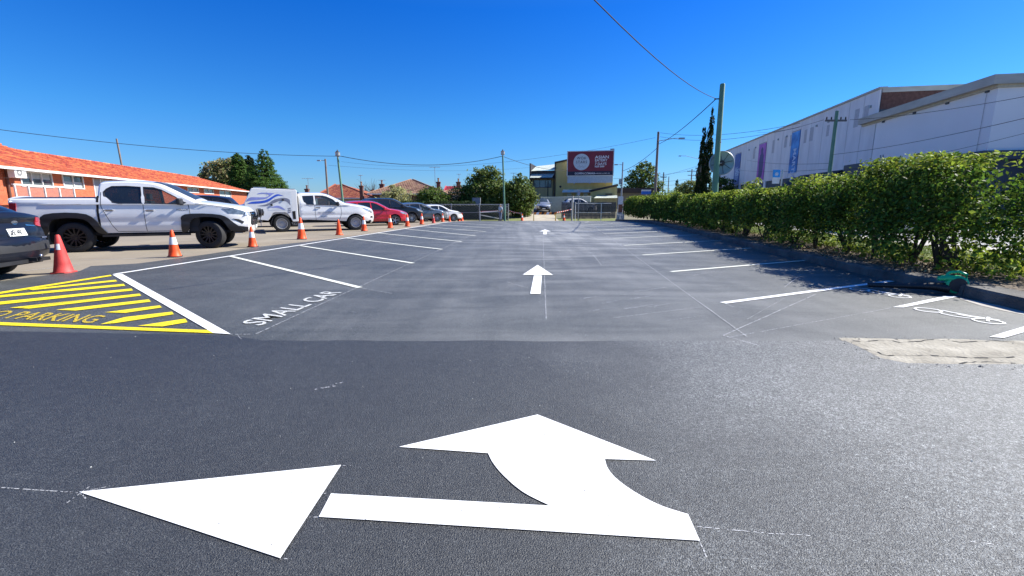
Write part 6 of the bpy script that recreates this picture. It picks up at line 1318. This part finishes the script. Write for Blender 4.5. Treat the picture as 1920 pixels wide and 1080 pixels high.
hh = tp3.z-.15; dx = tp3.x-q.x; MB().tube([(0, 0, -.1), (dx*.28, 0, hh*.24), (dx*.42, .02, hh*.36), (dx*.55, .02, hh*.46), (dx, 0, hh-.05), (dx, 0, hh)], [.17, .158, .15, .135, .12, .10], 16).build('pole', M['greenpole'], gpole, smooth=50)
MB().tube([(dx*.55-.02, -.13, hh*.60), (dx*.55+.05, -.2, hh*.60)], .03, 6).build('peg', M['gal'], gpole)
dm = thing('traffic_mirror', 'large round convex mirror fixed behind the green post, seen from its back', 'mirror', P(1353, 306, 23.75)); dm.rotation_euler = (0, 0, R(-14))
m4 = Matrix.Rotation(R(90), 4, 'X'); MB().lathe([(0, -.10), (.25, -.08), (.45, -.03), (.56, .02), (.58, .03)], 36, m4).build('dish', mat('mirror_back', (.20, .30, .31), .25, col2=(.36, .46, .46), scale=2, spec=.6), dm, smooth=True)
MB().lathe([(.57, -.02), (.60, 0), (.60, .05), (.57, .06)], 36, m4).build('rim', M['gal'], dm, smooth=True)
rb = MB()
for k in range(8): a = k*math.pi/4+.2; rb.tube([(math.cos(a)*.12, -.13+.03*0, math.sin(a)*.12), (math.cos(a)*.5, -.06, math.sin(a)*.5)], .014, 5)
rb.lathe([(0, .15), (.13, .13), (.14, .08)], 12, m4).build('ribs', M['darktrim'], dm); MB().tube([(0, -.12, 0), (-.42, -.16, -.05)], .03, 6).build('arm', M['gal'], dm)
def street_pole(px, ytop, d, label, m='timber', r=.15, lean=0, cross=(), arm=None, name='utility_pole', grp='street poles and their crossarms', ybase=None):
    q = P(px, 384, d); z0 = zt(d)-.05; h_ = P(px, ytop, d).z-z0; t = thing(name, label, 'utility pole', (q.x, d, z0), 0, grp); MB().tube([(0, 0, 0), (lean, 0, h_)], [r, r*.72], 10).build('pole', M[m], t, smooth=50)
    for (z, w_) in cross:
        MB().box((lean-w_, -.06, h_-z-.06), (lean+w_, .06, h_-z+.06)).build('crossarm', M['timber'], t)
        for k in (-.9, -.45, .45, .9): MB().lathe([(0, .2), (.04, .18), (.05, .06), (.03, 0)], 8, Matrix.Translation((lean+w_*k, 0, h_-z+.06))).build('insulator', M['darktrim'], t)
    if arm:
        dx_, dz_, zoff = arm; MB().tube([(lean, 0, h_-zoff), (lean+dx_*.8, 0, h_-zoff+dz_), (lean+dx_, 0, h_-zoff+dz_)], .035, 6).build('lamp_arm', M['gal'], t); MB().box((lean+dx_-.1, -.12, h_-zoff+dz_-.08), (lean+dx_+.5*(1 if dx_ > 0 else -1), .12, h_-zoff+dz_+.05)).build('lamp_head', M['gal'], t)
    return t, Vector((q.x+lean, d, z0+h_))
_, T1 = street_pole(1227, 247, 50, 'tall brown timber pole with lamp arm left of the cypresses', r=.16, arm=(2.3, .3, .95)); _, T2 = street_pole(1548, 208, 34, 'green grey power pole with crossarm in front of the white building', 'greenpole', r=.155, lean=.0, cross=((.65, .75), ))
_, T3 = street_pole(1164.5, 304, 60, 'slim pale street light pole right of the yellow building', 'gal', r=.11, arm=(-.55, .05, .35)); _, T4 = street_pole(616, 298, 58, 'grey timber pole with small lamp left of the green lamp post', r=.14, arm=(-.5, .02, .2)); _, T5 = street_pole(243.5, 260, 62, 'slim leaning pole rising behind the brick flats roof', r=.14, lean=-.45)
street_pole(1309, 298, 80, 'dark timber pole behind the cypresses with a lamp arm to its left', r=.16, arm=(-3.4, .6, .1), cross=((1.6, .9),)); street_pole(1241, 323, 95, 'shorter far pole just right of the tall brown timber pole', r=.15, cross=((1.0, .6),)); street_pole(1293, 317, 120, 'distant pole with two crossarms above the street trees', r=.18, cross=((.6, 1.2), (1.6, 1.0))); street_pole(1251, 331, 130, 'distant bare pole over the far part of the hedge', r=.15)
MB_b = MB().box((-.1, .1, 0), (.2, .35, .6)); 
def wire(label, a, b, sag, r=.012, grp='overhead cables'):
    a, b = Vector(a), Vector(b); n = 20; pts = [a.lerp(b, i/n)-Vector((0, 0, sag*4*(i/n)*(1-i/n)))-a for i in range(n+1)]; o = MB().tube(pts, r, 5).build('overhead_cable', M['wire'], None, smooth=True); o.location = a
    return tag(o, label, 'cable', grp)
GP = P(1345, 185, 23.5); MB().tube([(dx*.93, 0, GP.z-.15), (dx*.93-.35, 0, GP.z-.17)], .03, 6).build('cable_hook', M['darktrim'], gpole)
GP.x -= .05
wire('thick cable sweeping from the green post up to the top of the photo', GP, (-6.7, -3.5, 6.4), 1.08, .013)
wire('cable from the green post down to the tall brown timber pole', GP, T1-Vector((0, 0, 1.3)), .25, .022); wire('cable continuing from the brown timber pole to the slim street light pole', T1-Vector((0, 0, 1.6)), T3-Vector((0, 0, 1.1)), .3, .025)
wire('upper street cable between the brown timber pole and the white building', T1-Vector((-.2, 0, .1)), P(1500, 231, 33), .5, .014); wire('lower street cable between the brown timber pole and the white building', T1-Vector((-.2, 0, .5)), P(1500, 238, 33), .6, .014)
wire('faint cable from the brown timber pole to the left above the billboard', P(1229, 258, 62), P(640, 303, 95), 2.1, .016)
wire('long cable crossing the sky from the left picture edge to the green lamp post', P(-60, 235, 30), P(640, 293, 38), .42, .018)
wire('sagging cable between the two green lamp posts', P(640, 293, 38), P(941, 293, 45), .75, .024); wire('cable from the slim lamp post to the yellow building', P(942, 293, 45), P(1063, 320, 64), .35, .022); wire('thin lower cable left of the slim lamp post', P(616, 310, 58), P(1060, 306, 90), 1.0, .012)
for k, (ya, yb, dd) in enumerate(((199, 222, .2), (189, 185, .3), (240, 222, .2), (243, 246, .25))):
    a = [(T2-Vector((-1, 0, .6)), P(1990, 168, 20)), (T2-Vector((.9, 0, .6)), P(1420, 248, 66)), (T2-Vector((0, 0, 3.0)), P(1990, 205, 18)), (T2-Vector((0, 0, 3.6)), P(1400, 300, 66))][k]
    wire(['upper cable from the power pole crossing the white wing to the right edge', 'upper cable running left from the power pole along the panelled wall', 'lower cable from the power pole crossing the white wing to the right edge', 'lower cable running left from the power pole along the panelled wall'][k], a[0], a[1], dd, .013)
wire('second lower cable along the panelled wall', T2-Vector((0, 0, 4.0)), P(1380, 318, 68), .25, .011); wire('faint cable crossing the near white wing low down', T2-Vector((0, 0, 4.2)), P(1990, 232, 19), .25, .009)
for k, (y0, y1) in enumerate(((335, 317), (345, 333), (352, 341), (350, 310))): wire('thin far cable low over the street behind the slim light pole, number %s from the top' % ('one', 'two', 'three', 'four')[k] if False else ['topmost thin far cable behind the slim light pole', 'upper middle thin far cable behind the slim light pole', 'lowest thin far cable behind the slim light pole', 'steepest thin far cable behind the slim light pole'][k], P(1150, y0, 90), P(1312, y1, 95), .3, .022)
bx = thing('pole_transformer', 'small grey box fixed on the slim pale street light pole', 'electrical box', (T3.x-.25, 59.9, T3.z-2.8)); MB().box((-.15, -.15, 0), (.1, .15, .7)).build('box', M['gal'], bx); MB().box((.1, -.05, .1), (.2, .05, .15)).build('bracket', M['darktrim'], bx)
# bus stop sign
q = P(1450, 384, 24); bs = thing('bus_stop_sign', 'blue topped white bus stop sign standing in front of the white building', 'sign', (q.x, 24, .1)); z1_ = P(1450, 322, 24).z; z0_ = P(1450, 348, 24).z
MB().box((-.18, -.02, z0_), (.18, .02, z0_+(z1_-z0_)*.45)).build('lower_panel', M['trim_w'], bs); MB().box((-.18, -.02, z0_+(z1_-z0_)*.45), (.18, .02, z1_)).build('upper_panel', mat('bus_blue', (.02, .30, .72), .5), bs); MB().tube([(.30, 0, 0), (.30, 0, z1_)], .035, 8).build('pole', M['gal'], bs)
MB().lathe([(.07, 0), (.09, 0)], 20, frame((0, -.024, z1_-.22), (1, 0, 0), (0, 0, 1), (0, -1, 0))).box((-.05, -.026, z1_-.26), (.05, -.022, z1_-.18)).build('bus_symbol', M['trim_w'], bs)
q = P(1211, 384, 62); ss_ = thing('blue_street_sign', 'small blue and white sign low behind the far end of the hedge', 'sign', (q.x, 62, zt(62))); z_ = P(1211, 357, 62).z-zt(62); MB().box((-.7, 0, z_-.5), (.6, .05, z_+.1)).build('panel', mat('sign_blue', (.03, .15, .55), .5), ss_); MB().box((-.7, -.01, z_-.1), (.6, 0, z_+.1)).build('white_band', M['trim_w'], ss_); MB().tube([(0, .08, 0), (0, .08, z_)], .05, 6).build('post', M['gal'], ss_)
# distant roofs behind the far hedge
for i, (px, d, w_, h_, c) in enumerate(((1290, 110, 5, 2.6, 'white low building showing over the hedge left of the cypresses'), (1190, 120, 9, 3.0, 'dark low building behind the grey green gum tree'))):
    q = P(px, 384, d); t = thing('distant_building', c, 'building', (q.x, d, zt(d))); MB().box((-w_/2, 0, 0), (w_/2, 6, h_)).build('wall', M['trim_w'] if i == 0 else M['darktrim'], t); MB().prism([(-w_/2-.3, h_), (w_/2+.3, h_), (w_/2-.8, h_+1.0), (-w_/2+.8, h_+1.0)], 0, 6.2, frame((0, -.1, 0), (1, 0, 0), (0, 0, 1), (0, 1, 0))).build('roof', M['tile_red'], t); window(t, -1.2, 1.2, 1.0, 2.0, -.005, -1, 2)
# ---------------------------------------------------------------- leaf blower
lbm = mat('green_plastic', (.008, .48, .19), .4, var=.1); q = G(1806, 553)
lb = thing('leaf_blower', 'green leaf blower with long black nozzle lying against the kerb', 'leaf blower', (q.x-.17, q.y+.02, 0), R(154)); lb.scale = (1.0,)*3; lb.location.x += .07
o = MB().lathe([(0, -.07), (.09, -.068), (.125, -.04), (.13, .02), (.11, .06), (.05, .07), (0, .07)], 24, frame((0, 0, .145), (1, 0, 0), (0, 0, 1), (0, -1, 0)) @ Matrix.Scale(1.0, 4)).build('fan_housing', lbm, lb, smooth=40)
MB().lathe([(0, .075), (.095, .073), (.10, .06)], 20, frame((0, 0, .145), (-1, 0, 0), (0, 0, 1), (0, 1, 0))).build('intake_grille', M['darktrim'], lb)
MB().tube([(-.10, 0, .2), (-.09, 0, .29), (.0, 0, .33), (.10, 0, .31), (.13, 0, .24)], [.022, .02, .02, .02, .024], 10).build('handle', lbm, lb, smooth=60)
MB().tube([(.02, .02, .22), (.10, .02, .24), (.22, .02, .22)], [.05, .045, .03], 10).build('motor_cover', lbm, lb, smooth=60)
MB().tube([(.08, 0, .09), (.22, 0, .10), (.30, 0, .10)], [.075, .055, .05], 12).build('nozzle_socket', M['dark_trim'], lb, smooth=50)
MB().tube([(.26, 0, .10), (.55, 0, .085), (1.0, 0, .065)], [.048, .042, .036], 12).build('nozzle', M['dark_trim'], lb, smooth=50)
MB().box((-.12, -.06, .0), (-.03, .06, .09)).build('engine_block', M['alloy'], lb); MB().box((-.09, -.10, .03), (.0, -.06, .1)).build('fuel_tank', mat('milky_plastic', (.55, .58, .55), .4), lb)
MB().box((-.11, .076, .12), (-.095, .082, .15)).build('label_plate', M['trim_w'], lb)
# ---------------------------------------------------------------- man
sk = mat('skin', (.45, .26, .18), .6); shirt = mat('pale_blue_shirt', (.42, .52, .60), .8, detail=6); jean = mat('blue_trousers', (.16, .19, .30), .85, detail=6)
q = P(938.3, 384, 48.2); mn = thing('person', 'man in pale blue shirt and blue trousers standing beside the slim lamp post', 'person', (q.x, 48.2, zt(48.2)), R(-40)); mn.scale = (.97,)*3
def skin_body(name, pts, edges, radii, m, root=0):
    me = bpy.data.meshes.new(name); me.from_pydata(pts, edges, []); o = bpy.data.objects.new(name, me); C.objects.link(o); o.parent = mn; sm_ = o.modifiers.new('skin', 'SKIN'); sm_.use_smooth_shade = True
    for i, r_ in enumerate(radii): me.skin_vertices[0].data[i].radius = (r_ if isinstance(r_, tuple) else (r_, r_))
    me.skin_vertices[0].data[root].use_root = True; ss = o.modifiers.new('s', 'SUBSURF'); ss.levels = 1; ss.render_levels = 2; me.materials.append(m); return o
pts = [(0, 0, .93), (0, 0, 1.12), (0, .01, 1.34), (0, 0, 1.46), (0, -.01, 1.53), (0, -.02, 1.62), (0, -.02, 1.70), (.17, 0, 1.42), (.22, .02, 1.16), (.20, -.06, .93), (-.17, 0, 1.42), (-.23, .02, 1.16), (-.21, -.05, .93), (.09, 0, .86), (.10, -.02, .48), (.11, .02, .09), (.12, -.12, .04), (-.09, 0, .86), (-.10, 0, .48), (-.11, .03, .09), (-.13, -.11, .04), (.20, -.08, .84), (-.21, -.07, .84)]
ed = [(0, 1), (1, 2), (2, 3), (3, 4), (4, 5), (5, 6), (2, 7), (7, 8), (8, 9), (2, 10), (10, 11), (11, 12), (0, 13), (13, 14), (14, 15), (15, 16), (0, 17), (17, 18), (18, 19), (19, 20), (9, 21), (12, 22)]
rad = [(.15, .11), (.155, .12), (.17, .12), .075, .055, (.082, .10), (.06, .08), .06, .045, .035, .06, .045, .035, .09, .062, .045, .04, .09, .062, .045, .04, .038, .038]
skin_body('body', pts, ed, rad, sk)
def cl(k, s_): return [pts[i] for i in k]
k = [0, 1, 2, 3, 7, 8, 10, 11]; mp_ = {v: i for i, v in enumerate(k)}; skin_body('shirt', [pts[i] if i != 3 else (0, 0, 1.44) for i in k], [(mp_[a], mp_[b]) for a, b in ed if a in mp_ and b in mp_], [(.17, .135), (.178, .14), (.19, .135), .08, .085, .075, .085, .075], shirt)
k = [0, 13, 14, 15, 17, 18, 19]; mp_ = {v: i for i, v in enumerate(k)}; skin_body('trousers', [pts[i] for i in k], [(mp_[a], mp_[b]) for a, b in ed if a in mp_ and b in mp_], [(.165, .13), .11, .085, .075, .11, .085, .075], jean)
MB().lathe([(0, .10), (.06, .085), (.088, .03), (.088, -.02)], 14, Matrix.Translation((0, -.005, 1.68))).build('hair', mat('grey_hair', (.30, .29, .28), .9), mn, smooth=True)
for sg in (-1, 1): MB().box((sg*.12-.05, -.19, 0), (sg*.12+.05, .08, .09)).build('shoe', M['darktrim'], mn)
# ---------------------------------------------------------------- cars in the street, glimpsed through the hedge
van2 = hatch('street_car', 'pale car parked in the street, glimpsed through the bare stems of the hedge', 'silver', 1650, 20, R(8), H=1.45, z=.02)
